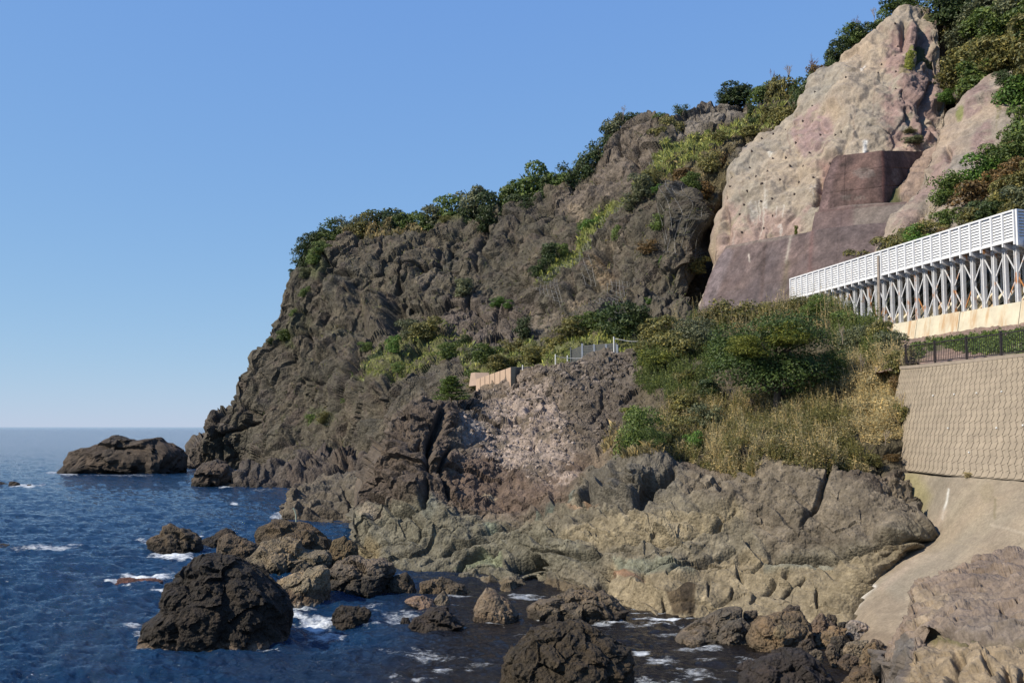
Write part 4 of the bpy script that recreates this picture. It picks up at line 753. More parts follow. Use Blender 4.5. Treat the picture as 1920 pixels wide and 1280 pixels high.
for i, (lb, poly, c, D) in enumerate([
 ("dark jagged rock on top of the pile, above the large brown boulder", [(1464, 1160), (1468, 1144), (1480, 1132), (1500, 1136), (1508, 1152), (1516, 1175), (1480, 1172)], (0.080, 0.060, 0.043), 38),
 ("small square dark stone behind the rough grey boulder", [(1392, 1160), (1394, 1145), (1418, 1142), (1425, 1158)], (0.074, 0.058, 0.043), 39),
 ("rounded grey-brown boulder with a peak, next to the jagged top rock", [(1514, 1188), (1520, 1170), (1528, 1156), (1540, 1147), (1556, 1160), (1567, 1174), (1562, 1192)], (0.122, 0.089, 0.065), 37.8),
 ("tan ledge-like stone below the peaked boulder", [(1518, 1206), (1532, 1190), (1552, 1180), (1566, 1174), (1586, 1176), (1580, 1192), (1556, 1206)], (0.180, 0.126, 0.073), 36.8),
 ("boulder splashed white along its top, by the seawall", [(1582, 1186), (1588, 1170), (1600, 1161), (1620, 1166), (1634, 1180), (1642, 1198), (1620, 1200)], (0.254, 0.213, 0.181), 37.2),
 ("pale oval boulder left of the tall brown one", [(1580, 1220), (1586, 1205), (1605, 1199), (1626, 1202), (1626, 1218), (1610, 1232), (1590, 1228)], (0.185, 0.145, 0.099), 34.4),
 ("tall brown boulder at the water's edge near the near outcrop", [(1610, 1252), (1613, 1228), (1624, 1208), (1641, 1202), (1654, 1222), (1650, 1252), (1626, 1257)], (0.159, 0.112, 0.065), 33),
 ("small brown stone wedged between pile and near outcrop", [(1630, 1208), (1636, 1196), (1650, 1200), (1666, 1214), (1660, 1228), (1640, 1224)], (0.127, 0.092, 0.065), 34.5),
 ("knobbly round stone low in the pile, in the gap's shade", [(1515, 1238), (1518, 1222), (1530, 1215), (1542, 1222), (1544, 1236), (1532, 1244)], (0.122, 0.097, 0.069), 33.6),
 ("narrow knobbly stone right of the round knobbly one", [(1547, 1222), (1552, 1207), (1563, 1207), (1574, 1230), (1564, 1238)], (0.127, 0.097, 0.069), 34.0),
 ("flat brown stone at the waterline under the pale oval boulder", [(1570, 1244), (1580, 1232), (1592, 1225), (1612, 1234), (1614, 1246), (1590, 1248)], (0.095, 0.068, 0.047), 33.3),
 ("dark stone in the middle of the pile's shadow", [(1552, 1215), (1560, 1194), (1580, 1190), (1588, 1206), (1580, 1220)], (0.053, 0.044, 0.034), 35.6),
 ("dark flat stone behind the white-splashed boulder", [(1562, 1180), (1574, 1166), (1592, 1164), (1596, 1176)], (0.053, 0.044, 0.034), 38.6),
 ("dark rock under the peaked boulder, in the pile's left gap", [(1490, 1222), (1500, 1202), (1520, 1196), (1528, 1212), (1520, 1230)], (0.053, 0.041, 0.030), 35.2),
 ("small wet stone behind the pile beside the tan cliff", [(1540, 1166), (1552, 1150), (1566, 1152), (1572, 1166)], (0.053, 0.044, 0.034), 39.0),
 ]): rk(lb, poly, c, D=D, seed=30 + i, level=5, amp=.09, group=G2, sink=.4)
rk("broad black boulder cut by the bottom edge, in front of the boulder pile", [(1372, 1330), (1385, 1262), (1410, 1235), (1440, 1222), (1470, 1214), (1500, 1217), (1530, 1236), (1548, 1258), (1570, 1290), (1580, 1330)], (0.032, 0.025, 0.022), D=27.5, seed=50, level=6, amp=.075, thick=3)
rk("brown rough boulder at the bottom edge left of the grey smooth block", [(1570, 1330), (1584, 1272), (1606, 1252), (1626, 1246), (1642, 1256), (1652, 1330)], (0.106, 0.073, 0.043), D=27, seed=51, level=6, amp=.08, thick=1.6)

# ================================================================== seawall: smooth curved concrete
C_top = [(1590, 1000), (1640, 890), (1660, 884), (1700, 887), (1776, 893), (1850, 898), (1920, 902), (2080, 915)]
C_bot = [(1590, 1215), (1640, 1235), (2080, 1300)]
C_ctrl = [(1660, 884, 51.6), (1776, 893, 45.6), (1850, 898, 42.9), (1920, 902, 40.6), (2080, 915, 36), (1700, 900, 49.8), (1720, 960, 47.2), (1770, 960, 44.0), (1850, 960, 40.6), (1920, 960, 38.4), (1750, 1012, 43.2), (1830, 1030, 38.8), (1920, 1040, 36), (1692, 1052, 42.2), (1700, 1120, 39.0), (1760, 1080, 38.8), (1650, 1088, 41.6), (1612, 1132, 40.9), (1603, 1165, 39.6), (1640, 1150, 38.4), (1620, 1195, 37), (1700, 1200, 35), (1900, 1150, 33), (2080, 1100, 31), (2080, 1300, 28), (1800, 1250, 32),
 (1660, 1000, 47), (1620, 1040, 46.5), (1595, 1080, 46), (1590, 1140, 42.5), (1640, 900, 54), (1590, 1000, 50)]
C = patch("seawall", M_CONC, C_top, C_bot, C_ctrl, 260, 220, (0.284, 0.228, 0.163), back=(1.5, 0.0), warp=2.5, colvar=0.09, vstreak=.25,
 layers=[('fbm', 5, 0.10), ('fbm', 1.0, 0.012)],
 feats=[('line', [(1700, 1000), (1800, 1020), (1920, 1048), (2000, 1070)], 1.0, 0.03), ('line', [(1740, 1040), (1850, 1068)], 1.0, 0.03), ('line', [(1790, 900), (1850, 932), (1990, 945)], 1.0, .03)],
 zones=[('line', [(1779, 918), (1777, 940), (1772, 955), (1768, 972)], 2.0, (0.585, 0.568, 0.516), 0.95), ('line', [(1772, 960), (1750, 1000), (1700, 1060), (1650, 1105)], 7, (0.327, 0.267, 0.206), .8), ('line', [(1640, 1098), (1618, 1118), (1608, 1135)], 4.2, (0.568, 0.550, 0.516), .9), ('line', [(1608, 1135), (1600, 1160)], 3, (0.430, 0.396, 0.344), .5),
  ('poly', [(1660, 880), (1720, 885), (1745, 930), (1730, 970), (1690, 950)], 12, (0.249, 0.224, 0.112), .75), ('line', [(1865, 935), (1866, 972)], 2.4, (0.172, 0.146, 0.086), .7), ('ell', (1850, 925, 16, 22), 0, (0.206, 0.172, 0.112), .5), ('line', [(1860, 985), (1960, 1010)], 3, (0.361, 0.310, 0.241), .6), ('poly', [(1650, 1100), (1690, 1130), (1680, 1220), (1600, 1220), (1600, 1160)], 12, (0.241, 0.189, 0.133), .6), ('line', [(1680, 1050), (1700, 1048), (1760, 1040)], 8, (0.310, 0.258, 0.202), .5), ('poly', [(1590, 1180), (1700, 1190), (1700, 1240), (1590, 1240)], 6, (0.172, 0.133, 0.095), .7)])
del C.o['kind']; tag(C.o, "smooth tan concrete seawall sweeping down in a curve beneath the patterned block wall", "seawall")

# ================================================================== block wall with slanting blocks
BW = empty("block_retaining_wall"); tag(BW, "battered retaining wall of slanting concrete blocks in zigzag courses below the railing", "retaining wall")
def wline(tab, x): return float(np.interp(x, [t[0] for t in tab], [t[1] for t in tab]))
wt = [U(1690, 688, 54.6), U(1727, 685, 52.5), U(1813, 676, 48.6), U(1920, 664, 44.4), U(2060, 648, 39.6)]
wb = [U(1650, 878, 54), U(1686, 881, 51.3), U(1776, 891, 45.7), U(1920, 901, 40.7), U(2060, 912, 36.5)]
def wpt(u, v):   # u 0..1 along, v 0..1 bottom to top
    k = u * 4; i = min(int(k), 3); f_ = k - i
    return (wb[i] * (1 - f_) + wb[i + 1] * f_) * (1 - v) + (wt[i] * (1 - f_) + wt[i + 1] * f_) * v
Lw = sum(np.linalg.norm(wb[i + 1] - wb[i]) for i in range(4)); Hw = np.linalg.norm(wt[2] - wb[2])
nrm = np.cross(wb[3] - wb[2], wt[2] - wb[2]); nrm /= np.linalg.norm(nrm)
if nrm @ (np.array([0, 0, CAMZ]) - wb[2]) < 0: nrm = -nrm
base = MB(); back = MB()
ng = 24
for i in range(ng):
    for j in range(6):
        a, b, c, d = wpt(i / ng, j / 6), wpt((i + 1) / ng, j / 6), wpt((i + 1) / ng, (j + 1) / 6), wpt(i / ng, (j + 1) / 6)
        back.add([a, b, c, d], [(0, 1, 2, 3)])
    a, b, c, d = wpt(i / ng, 0) - nrm * 1.2, wpt((i + 1) / ng, 0) - nrm * 1.2, wpt((i + 1) / ng, 1) - nrm * 1.2, wpt(i / ng, 1) - nrm * 1.2
    back.add([a, b, c, d, wpt(i / ng, 1), wpt((i + 1) / ng, 1)], [(3, 2, 1, 0), (4, 5, 2, 3)])
back.build("backing", M_MORTAR, BW)
blk = MB(); nrow = 18; rh = 1.0 / nrow; ncol = int(Lw / 0.37); cw = 1.0 / ncol
rr = random.Random(4)
for r in range(nrow):
    sl = 0.35 * cw * (1 if r % 2 == 0 else -1); g = 0.11
    for c_ in range(-1, ncol + 1):
        u0 = c_ * cw + (0 if r % 2 == 0 else 0.35 * cw) ; u1 = u0 + cw * (1 - g)
        v0 = r * rh + rh * 0.02; v1 = (r + 1) * rh - rh * 0.02
        # zigzag courses: the long joint leans one way in one course, the other way in the next; bed joints step
        dz = 0.22 * rh
        q = []
        for (uu, vv) in ((u0, v0 - dz), (u1, v0 + dz), (u1, v1 + dz), (u0, v1 - dz)):
            uu += sl * (vv - v0) / rh
            q.append((min(max(uu, 0), 1), min(max(vv, 0), 0.995)))
        if q[1][0] - q[0][0] < 0.2 * cw or q[3][1] - q[0][1] < .2 * rh: continue
        lift = 0.018 + rr.random() * 0.006
        ft = [wpt(*t) + nrm * lift for t in q]; bk = [wpt(*t) + nrm * 0.001 for t in q]
        blk.hexa(ft + bk)
bo = blk.build("block_course", M_BLOCK, BW)
cp = MB()
for i in range(4):
    a, b = wt[i], wt[i + 1]; cp.prism(a - nrm * .2 + np.array([0, 0, .06]), b - nrm * .2 + np.array([0, 0, .06]), (0, 0, 1), 0.55, 0.16)
cp.build("coping", M_CONC if False else plain_mat("coping_concrete", (0.30, 0.25, 0.20), .9), BW)
wh = MB()
for (px, py) in [(1750, 742), (1789, 741), (1831, 739), (1878, 737), (1779, 803), (1869, 803), (1918, 800), (1820, 850)]:
    # weep holes: short pipe stubs
    u = None; best = 1e9
    for uu in np.linspace(.1, .95, 86):
        for vv in np.linspace(.05, .95, 46):
            P_ = wpt(uu, vv); dd = P_ - np.array([0, 0, CAMZ]); yy = dd[1] * math.cos(TH) + dd[2] * math.sin(TH); ux = 960 + F * dd[0] / yy; uy = 640 - F * (dd[2] * math.cos(TH) - dd[1] * math.sin(TH)) / yy
            e = (ux - px) ** 2 + (uy - py) ** 2
            if e < best: best = e; u = (uu, vv)
    P_ = wpt(*u); o_ = MB(); o_.tube(P_ + nrm * .03, P_ + nrm * .08, .04, n=8); o_.build("weep_pipe", M_PALE, BW)

# red retaining walls under the sprayed slope
def solid_patch(*a, **k):
    p_ = patch(*a, **k); del p_.o['kind']; return p_
R1 = solid_patch("retaining_wall", M_REDC, [(1308, 590), (1311, 577), (1320, 548), (1329, 522), (1346, 483), (1362, 460), (1410, 453), (1495, 438), (1523, 433), (1573, 426), (1612, 421), (1665, 416), (1690, 420)], [(1308, 650), (1500, 650), (1690, 640)],
 [(1308, 590, 118), (1346, 483, 122), (1362, 460, 122), (1410, 453, 118), (1523, 433, 110.5), (1612, 421, 106), (1690, 418, 103), (1308, 650, 114), (1400, 560, 113), (1500, 650, 101), (1600, 520, 100), (1690, 640, 92)], 260, 140, (0.119, 0.089, 0.086), back=(6, 0), lback=5, warp=2, colvar=.2, vstreak=.4,
 layers=[('fbm', 6, 0.12), ('fbm', 1.2, 0.03)],
 feats=[('line', [(1435, 455), (1430, 520), (1425, 600)], 1.1, .12), ('line', [(1510, 436), (1507, 520)], 1.1, .10), ('line', [(1572, 428), (1570, 520)], 1.1, .12), ('line', [(1330, 520), (1420, 500), (1500, 478), (1600, 455)], 1.0, .06), ('line', [(1318, 553), (1400, 540), (1500, 520)], 1.0, .06)],
 zones=[('poly', [(1311, 580), (1346, 483), (1362, 462), (1375, 470), (1340, 570)], 5, (0.151, 0.123, 0.129), .8), ('line', [(1432, 460), (1426, 590)], 5, (0.086, 0.061, 0.056), .6), ('line', [(1483, 440), (1475, 492)], 2.5, (0.302, 0.271, 0.232), .7), ('line', [(1523, 434), (1518, 520)], 4, (0.144, 0.082, 0.077), .6), ('line', [(1478, 492), (1470, 540)], 5, (0.115, 0.094, 0.060), .6), ('line', [(1404, 478), (1406, 490)], 1.8, (0.5, .45, .4), .7), ('poly', [(1530, 430), (1640, 420), (1640, 500), (1540, 520)], 10, (0.090, 0.070, 0.069), .7), ('line', [(1362, 463), (1495, 441)], 2.2, (0.187, 0.164, 0.138), .5)])
tag(R1.o, "lowest dull red concrete retaining wall reaching down behind the bushes, widest tier", "retaining wall")
R2 = solid_patch("retaining_wall", M_REDC, [(1521, 436), (1528, 398), (1580, 385), (1658, 380), (1700, 378)], [(1521, 445), (1580, 440), (1660, 432), (1700, 424)],
 [(1521, 436, 112), (1528, 398, 113.5), (1580, 384, 111.5), (1658, 380, 108), (1700, 378, 106.5), (1523, 445, 111), (1665, 432, 105.2), (1700, 424, 104)], 120, 60, (0.122, 0.086, 0.082), back=(6, 0), lback=3, warp=2, colvar=.14,
 layers=[('fbm', 4, .08)], feats=[('line', [(1580, 384), (1577, 440)], 1.0, .1)], zones=[('poly', [(1600, 380), (1700, 376), (1690, 420), (1600, 425)], 8, (0.166, 0.148, 0.129), .6), ('line', [(1530, 397), (1700, 379)], 2, (.10, .06, .055), .6)])
tag(R2.o, "middle red concrete wall tier, a narrow pale-stained strip", "retaining wall")
R3 = solid_patch("retaining_wall", M_REDC, [(1533, 400), (1537, 385), (1545, 340), (1560, 300), (1569, 292), (1600, 289), (1654, 282), (1656, 282.5), (1736, 284)], [(1533, 405), (1580, 388), (1657, 381), (1697, 379), (1736, 379)],
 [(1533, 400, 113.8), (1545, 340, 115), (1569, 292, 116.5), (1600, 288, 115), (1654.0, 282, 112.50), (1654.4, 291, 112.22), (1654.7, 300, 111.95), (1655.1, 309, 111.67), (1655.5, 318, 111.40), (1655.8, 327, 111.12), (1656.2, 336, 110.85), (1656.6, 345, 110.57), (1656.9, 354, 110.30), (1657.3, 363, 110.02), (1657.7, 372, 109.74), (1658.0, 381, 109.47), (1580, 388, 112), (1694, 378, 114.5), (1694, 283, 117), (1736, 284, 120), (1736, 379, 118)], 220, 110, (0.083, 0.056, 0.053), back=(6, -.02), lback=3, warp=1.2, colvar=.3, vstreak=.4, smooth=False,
 layers=[('fbm', 4, .05)], feats=[('line', [(1586, 290), (1583, 386)], 1.0, .1), ('line', [(1560, 330), (1654, 314)], .9, .08), ('line', [(1550, 362), (1655, 350)], .9, .08), ('line', [(1658, 348), (1720, 350)], .9, .08), ('line', [(1658, 314), (1736, 318)], .9, .08)],
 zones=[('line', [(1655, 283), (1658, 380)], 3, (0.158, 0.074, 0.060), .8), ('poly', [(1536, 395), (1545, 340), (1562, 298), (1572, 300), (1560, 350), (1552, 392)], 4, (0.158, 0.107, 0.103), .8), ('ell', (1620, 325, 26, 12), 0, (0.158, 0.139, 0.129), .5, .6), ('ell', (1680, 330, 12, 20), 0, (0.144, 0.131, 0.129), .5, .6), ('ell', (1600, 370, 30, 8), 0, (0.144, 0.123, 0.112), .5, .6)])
tag(R3.o, "dark red block-shaped wall tier at the top, with one shaded side face", "retaining wall")
# rock-bolt heads on the sprayed slope
anc = [(1427, 258), (1451, 254), (1475, 248), (1402, 305), (1417, 328), (1427, 345), (1439, 320), (1449, 296), (1472, 292), (1480, 308), (1493, 270), (1515, 281), (1536, 250), (1508, 232), (1524, 227), (1524, 200), (1528, 172), (1560, 245), (1573, 240), (1592, 160), (1680, 50), (1683, 75), (1679, 100), (1651, 113), (1646, 135), (1680, 131), (1677, 156), (1504, 304), (1494, 330), (1488, 360), (1523, 328), (1430, 345), (1423, 372), (1400, 357), (1380, 320), (1372, 352), (1387, 402), (1392, 382), (1427, 421), (1445, 398), (1445, 368), (1386, 430), (1554, 300), (1461, 332), (1412, 290)]
c0 = None
for (px, py) in anc:
    P_ = E.at(px, py); n_ = E.atn(px, py)
    if c0 is None:
        mb = MB(); mb.tube((0, 0, -.1), (0, 0, .12), .17, .13, n=8); mb.tube((0, 0, .12), (0, 0, .24), .06, n=6); c0 = mb.build("anchor_head", plain_mat("anchor_steel", (0.06, 0.04, 0.035), .8)); o = c0
    else: o = c0.copy(); COL.objects.link(o)
    o.location = P_; o.rotation_euler = Vector(n_).to_track_quat('Z', 'Y').to_euler()
    tag(o, "small dark anchor head bolted into the pale sprayed slope", "anchor", "anchor heads dotted over the sprayed slope")

# ================================================================== rockfall gallery
GA = U(1483, 524, 100.0); GB = U(1902, 393, 67.8); zt = (GA[2] + GB[2]) / 2; GA[2] = GB[2] = zt
PH = 2.07; NB = 28
ax = (GB - GA); GL = np.linalg.norm(ax); ax /= GL
inn = np.array([-ax[1], ax[0], 0.0]); inn = inn if inn[0] > 0 else -inn        # towards the hill
def gp(s, d, z): return np.array([GA[0], GA[1], 0]) + ax * (s * GL) + inn * d + np.array([0, 0, z])
zb = zt - PH
GAL = empty("rockfall_gallery", tuple(gp(.5, 0, 16))); tag(GAL, "long white steel gallery with louvred panels on braced posts above the road", "rockfall gallery")
gl = np.array(GAL.location)
def gb(mb, name, mat, par=GAL):
    o = mb.build(name, mat, par, loc=tuple(gl) if par is GAL else None)
    if par is not GAL: o.location = -par.location
    return o
mr = MB(); mr.prism(gp(0, -.03, zt), gp(1, -.03, zt), (0, 0, 1), .16, .12); gb(mr, "top_rail", M_WHITE)
mr = MB(); mr.prism(gp(0, -.03, zb + .03), gp(1, -.03, zb + .03), (0, 0, 1), .18, .16); gb(mr, "bottom_rail", M_WHITE)
nsl = 9
for k in range(NB):
    mb = MB(); a, b = (k + .07) / NB, (k + .93) / NB
    mb.hexa([gp(a, .10, zb), gp(b, .10, zb), gp(b, .10, zt), gp(a, .10, zt), gp(a, .13, zb), gp(b, .13, zb), gp(b, .13, zt), gp(a, .13, zt)])
    for j in range(nsl):
        z0 = zb + .12 + j * (PH - .2) / nsl; z1 = z0 + (PH - .2) / nsl * .84
        mb.hexa([gp(a, -.05, z0), gp(b, -.05, z0), gp(b, .05, z1), gp(a, .05, z1), gp(a, .09, z0), gp(b, .09, z0), gp(b, .09, z1), gp(a, .09, z1)])
    gb(mb, "louvre_panel", M_WHITE)
for k in range(NB + 1):
    s = k / NB
    mb = MB(); mb.prism(gp(s, -.07, zb - .32), gp(s, -.07, zt + .02), ax, .16, .13); gb(mb, "mullion", M_WHITE)
    mb = MB(); mb.hexa([gp(s - .0025, -.02, zb - .34), gp(s + .0025, -.02, zb - .34), gp(s + .0025, -.02, zb - .06), gp(s - .0025, -.02, zb - .06), gp(s - .0025, 1.0, zb - .62), gp(s + .0025, 1.0, zb - .62), gp(s + .0025, 1.0, zb - .06), gp(s - .0025, 1.0, zb - .06)])
    mb.prism(gp(s, 1.0, zb - .34), gp(s, 4.6, zb - .34), (0, 0, 1), .16, .5); gb(mb, "cantilever_beam", M_POST)
mb = MB(); mb.hexa([gp(0, 0.12, zb - .05), gp(1, .12, zb - .05), gp(1, .12, zb + .1), gp(0, .12, zb + .1), gp(0, 4.8, zb - .05), gp(1, 4.8, zb - .05), gp(1, 4.8, zb + .1), gp(0, 4.8, zb + .1)]); gb(mb, "roof_deck", M_GREYST)
mb = MB(); mb.prism(gp(0, .62, zb - .30), gp(1, .62, zb - .30), (0, 0, 1), .10, .22); gb(mb, "edge_girder", M_POST)
zw = 16.6; sb = 0.62
for k in range(NB + 3):
    s = (k + .35) / NB
    mb = MB(); A0 = gp(s, sb, zw - 1.2 if k < 12 else zw - .02); B0 = gp(s, sb, zb - .30 if k < NB else zb - .05)
    for off in (-.10, .10): mb.prism(A0 + ax * off * 1.2, B0 + ax * off * 1.2, ax, .26, .05)
    mb.prism(A0, B0, ax, .06, .22)
    mb.prism(B0 - np.array([0, 0, .12]), B0 + np.array([0, 0, .02]), ax, .3, .26)
    gb(mb, "post", M_POST)
    mb = MB(); mb.prism(gp(s, 3.0, zw), gp(s, 3.0, zb - .3), ax, .12, .12); gb(mb, "rear_post", M_POST)
for k in range(1, NB + 2, 2):
    zc = zw + (zb - .35 - zw) * .5
    c = gp((k + .35) / NB, sb + .02, zc)
    for (dk, z_) in ((-1, zb - .45), (1, zb - .45), (-1, zw + .1), (1, zw + .1)):
        mb = MB(); mb.prism(c, gp((k + dk + .35) / NB, sb + .02, z_), inn, .085, .05); gb(mb, "brace", M_RUST if (z_ < zc and (k * 7 + dk) % 5 == 0) else M_POST)
    mb = MB(); mb.prism(c - np.array([0, 0, .26]), c + np.array([0, 0, .26]), inn, .24, .09); gb(mb, "gusset_plate", M_RUST if k % 4 == 1 else M_POST)
# return end panel turning towards the hill
RE = empty("gallery_end", tuple(GB))
tag(RE, "louvred end return of the white gallery, in its own shade at the right edge", "gallery end")
RE.location = (0, 0, 0)
e0 = np.array(GB) + ax * .12; ed = np.array([0.93, 0.37, 0]); ed /= np.linalg.norm(ed); en = np.array([ed[1], -ed[0], 0])
mb = MB()
for j in range(nsl):
    z0 = zb + .12 + j * (PH - .2) / nsl; z1 = z0 + (PH - .2) / nsl * .84
    A_, B_ = e0 + ed * .1, e0 + ed * 4.6; A_[2] = B_[2] = 0; up = lambda z: np.array([0, 0, z])
    mb.hexa([A_ + en * .06 + up(z0), B_ + en * .06 + up(z0), B_ - en * .04 + up(z1), A_ - en * .04 + up(z1), A_ - en * .09 + up(z0), B_ - en * .09 + up(z0), B_ - en * .09 + up(z1), A_ - en * .09 + up(z1)])
mb.build("louvre_panel", M_WHITE, RE)
mb = MB(); A_ = e0.copy(); B_ = e0 + ed * 4.7; A_[2] = B_[2] = zt; mb.prism(A_, B_, (0, 0, 1), .16, .12); mb.build("top_rail", M_WHITE, RE)
mb = MB(); A_ = A_.copy(); B_ = B_.copy(); A_[2] = B_[2] = zb - .12; mb.prism(A_, B_, (0, 0, 1), .2, .5); mb.build("bottom_rail", M_WHITE, RE)
for q in (0.02, 1.2, 2.35, 3.5, 4.65):
    mb = MB(); A_ = e0 + ed * q; B_ = A_.copy(); A_[2] = zb - .4; B_[2] = zt + .02; mb.prism(A_ + en * .05, B_ + en * .05, ed, .13, .14); mb.build("mullion", M_WHITE, RE)
# stained concrete wall carrying the posts, and the ribbed slope behind them
BWL = empty("gallery_base_wall"); tag(BWL, "low cream concrete wall with rust streaks carrying the gallery posts", "wall")
sx = [-0.15, 0.17, 0.42, 0.635, 0.80, 1.0, 1.25]
rr = random.Random(8)
for i in range(len(sx) - 1):
    mb = MB(); a, b = sx[i] + .0012, sx[i + 1] - .0012; z1 = zw - .02 + (.04 if i % 2 else -.02)
    mb.hexa([gp(a, -.35, 13.6), gp(b, -.35, 13.6), gp(b, .22, z1), gp(a, .22, z1), gp(a, 1.5, 13.6), gp(b, 1.5, 13.6), gp(b, 1.1, z1), gp(a, 1.1, z1)])
    mb.build("wall_panel", M_CREAM, BWL)
mb = MB()
for i in range(1, len(sx) - 1):
    mb.hexa([gp(sx[i] - .0015, -.28, 13.6), gp(sx[i] + .0015, -.28, 13.6), gp(sx[i] + .0015, .27, zw - .06), gp(sx[i] - .0015, .27, zw - .06), gp(sx[i] - .0015, 1, 13.6), gp(sx[i] + .0015, 1, 13.6), gp(sx[i] + .0015, 1, zw - .06), gp(sx[i] - .0015, 1, zw - .06)])
mb.build("expansion_joint", M_JOINT, BWL)
mb = MB()
for s in np.linspace(.86, .965, 9): mb.hexa([gp(s, -.30, 14.3), gp(s + .008, -.30, 14.3), gp(s + .008, -.12, 15.0), gp(s, -.12, 15.0), gp(s, 0.1, 14.3), gp(s + .008, .1, 14.3), gp(s + .008, .1, 15.0), gp(s, .1, 15.0)])
mb.build("drain_slot", M_JOINT, BWL)
RS = empty("ribbed_slope"); tag(RS, "slanting cream concrete ribs on the bank behind the gallery posts", "slope lining")
mb = MB(); mb.hexa([gp(-.1, 1.3, zw - 1), gp(1.3, 1.3, zw - 1), gp(1.3, 5.4, zb - .1), gp(-.1, 5.4, zb - .1), gp(-.1, 3.3, zw - 1), gp(1.3, 3.3, zw - 1), gp(1.3, 6.4, zb - .1), gp(-.1, 6.4, zb - .1)]); mb.build("bank", plain_mat("bank_soil", (0.10, 0.085, 0.045), .95, var=.4, sc=1.0, bump=.6), RS)
for k in range(30):
    s = -.05 + k * 1.35 / 30
    mb = MB(); mb.prism(gp(s, 1.15, zw - .6), gp(s + rr.uniform(-.01, .01), 4.7, zb - 1.0), (0, 0, 1), .34, .34); mb.build("rib", M_CREAM, RS)

# roadside bank between base wall and railing
T = patch("roadside_bank", M_SOIL, [(1640, 640), (1680, 634), (1760, 626), (1920, 604), (2060, 585)], [(1640, 700), (1700, 691), (1755, 685), (1813, 679), (1880, 672), (1990, 662), (2060, 655)],
 [(1640, 640, 87), (1680, 634, 83.5), (1760, 626, 77), (1920, 604, 67), (2060, 585, 60), (1640, 700, 57), (1700, 691, 54.5), (1755, 685, 52.2), (1813, 679, 49.6), (1880, 672, 46.8), (1990, 662, 42.8), (2060, 655, 40), (1800, 655, 58), (1920, 640, 54)], 220, 60, (0.23, 0.165, 0.135), back=(4, .1), warp=2,
 layers=[('fbm', 3, .25), ('cell', .5, .12)], zones=[('poly', [(1690, 660), (1730, 640), (1800, 632), (1830, 650), (1760, 660), (1720, 680)], 5, (0.10, 0.10, 0.04), .8, .8), ('poly', [(1830, 640), (1990, 610), (1990, 660), (1850, 672), (1820, 660)], 5, (0.09, 0.10, 0.04), .8, .8)])

# ================================================================== railing
FN = empty("metal_railing"); tag(FN, "dark brown metal railing with thin vertical bars on top of the block wall", "railing")
fp = [(1699, 686, 54.3), (1753.5, 681, 51.6), (1813, 675.5, 48.9), (1878, 669, 46.1), (1950, 661, 43.4), (2030, 652, 40.8)]
fb = [U(*t) for t in fp]
for q in fb: q[2] = np.mean([x[2] for x in fb]) if False else q[2]
RH = 1.14
for i, P_ in enumerate(fb):
    mb = MB(); mb.prism(P_, P_ + np.array([0, 0, RH]), (1, 0, 0), .085, .085); mb.prism(P_ + np.array([0, 0, RH]), P_ + np.array([0, 0, RH + .05]), (1, 0, 0), .11, .11); mb.build("post", M_BROWNST, FN)
for i in range(len(fb) - 1):
    a, b = fb[i], fb[i + 1]; z = lambda h: np.array([0, 0, h])
    mb = MB(); mb.prism(a + z(RH - .06), b + z(RH - .06), (0, 0, 1), .06, .05); mb.build("top_rail", M_BROWNST, FN)
    mb = MB(); mb.prism(a + z(.14), b + z(.14), (0, 0, 1), .05, .045); mb.build("bottom_rail", M_BROWNST, FN)
    mb = MB()
    for j in range(1, 18):
        q = a + (b - a) * j / 18; mb.prism(q + z(.15), q + z(RH - .07), (1, 0, 0), .021, .021)
    mb.build("bars", M_BROWNST, FN)

# pole in front of the gallery
mb = MB(); b_ = U(1650, 650, 71); t_ = U(1647, 481, 71); t_[1] = b_[1]; mb.tube(b_, t_, .13, .10, n=10); mb.tube(t_, t_ + np.array([0, 0, .05]), .11, .05, n=10)
tag(mb.build("wooden_pole", M_WOOD), "thin weathered pole rising in front of the gallery's louvred panels", "pole")

# pale panelled wall on the bench
PW = empty("panel_wall"); tag(PW, "short peach concrete wall of upright panels below the headland slope", "wall")
a = U(892, 711, 100); b = U(958, 688, 88); zz = max(a[2], b[2])
pa = U(892, 737, 100); pb = U(958, 714, 88)
dirp = (pb - pa); dirp[2] = 0; bkv = np.array([-dirp[1], dirp[0], 0]); bkv /= np.linalg.norm(bkv); bkv = bkv if bkv[1] > 0 else -bkv
for k in range(7):
    f0, f1 = k / 7 + .008, (k + 1) / 7 - .008
    mb = MB(); L_ = lambda A, B, f: A * (1 - f) + B * f; dn = np.array([0, 0, -2.0])
    q = [L_(pa, pb, f0) + dn, L_(pa, pb, f1) + dn, L_(a, b, f1), L_(a, b, f0)]
    mb.hexa(q + [x + bkv * .5 for x in q]); mb.build("wall_panel", M_PEACH, PW)
mb = MB(); q = [pa + bkv * .06 + dn, pb + bkv * .06 + dn, b + bkv * .06 - np.array([0, 0, .2]), a + bkv * .06 - np.array([0, 0, .2])]; mb.hexa(q + [x + bkv * .3 for x in q]); mb.build("backing", M_JOINT, PW)
mb = MB(); q = [U(879, 724, 102), U(894, 722, 102), U(890, 698, 103), U(883, 699, 103)]; mb.hexa(q + [x + bkv * 1.5 for x in q]); mb.build("end_buttress", M_PEACH, PW)
mb = MB(); c_ = U(992, 687, 92); q = [U(958, 716, 88) + dn, U(992, 712, 92) + dn, c_, b + np.array([0.01, 0, 0])]; mb.hexa(q + [x + bkv * .4 for x in q]); mb.build("return_panel", plain_mat("shaded_grey_panel", (0.12, 0.12, 0.10), .8), PW)
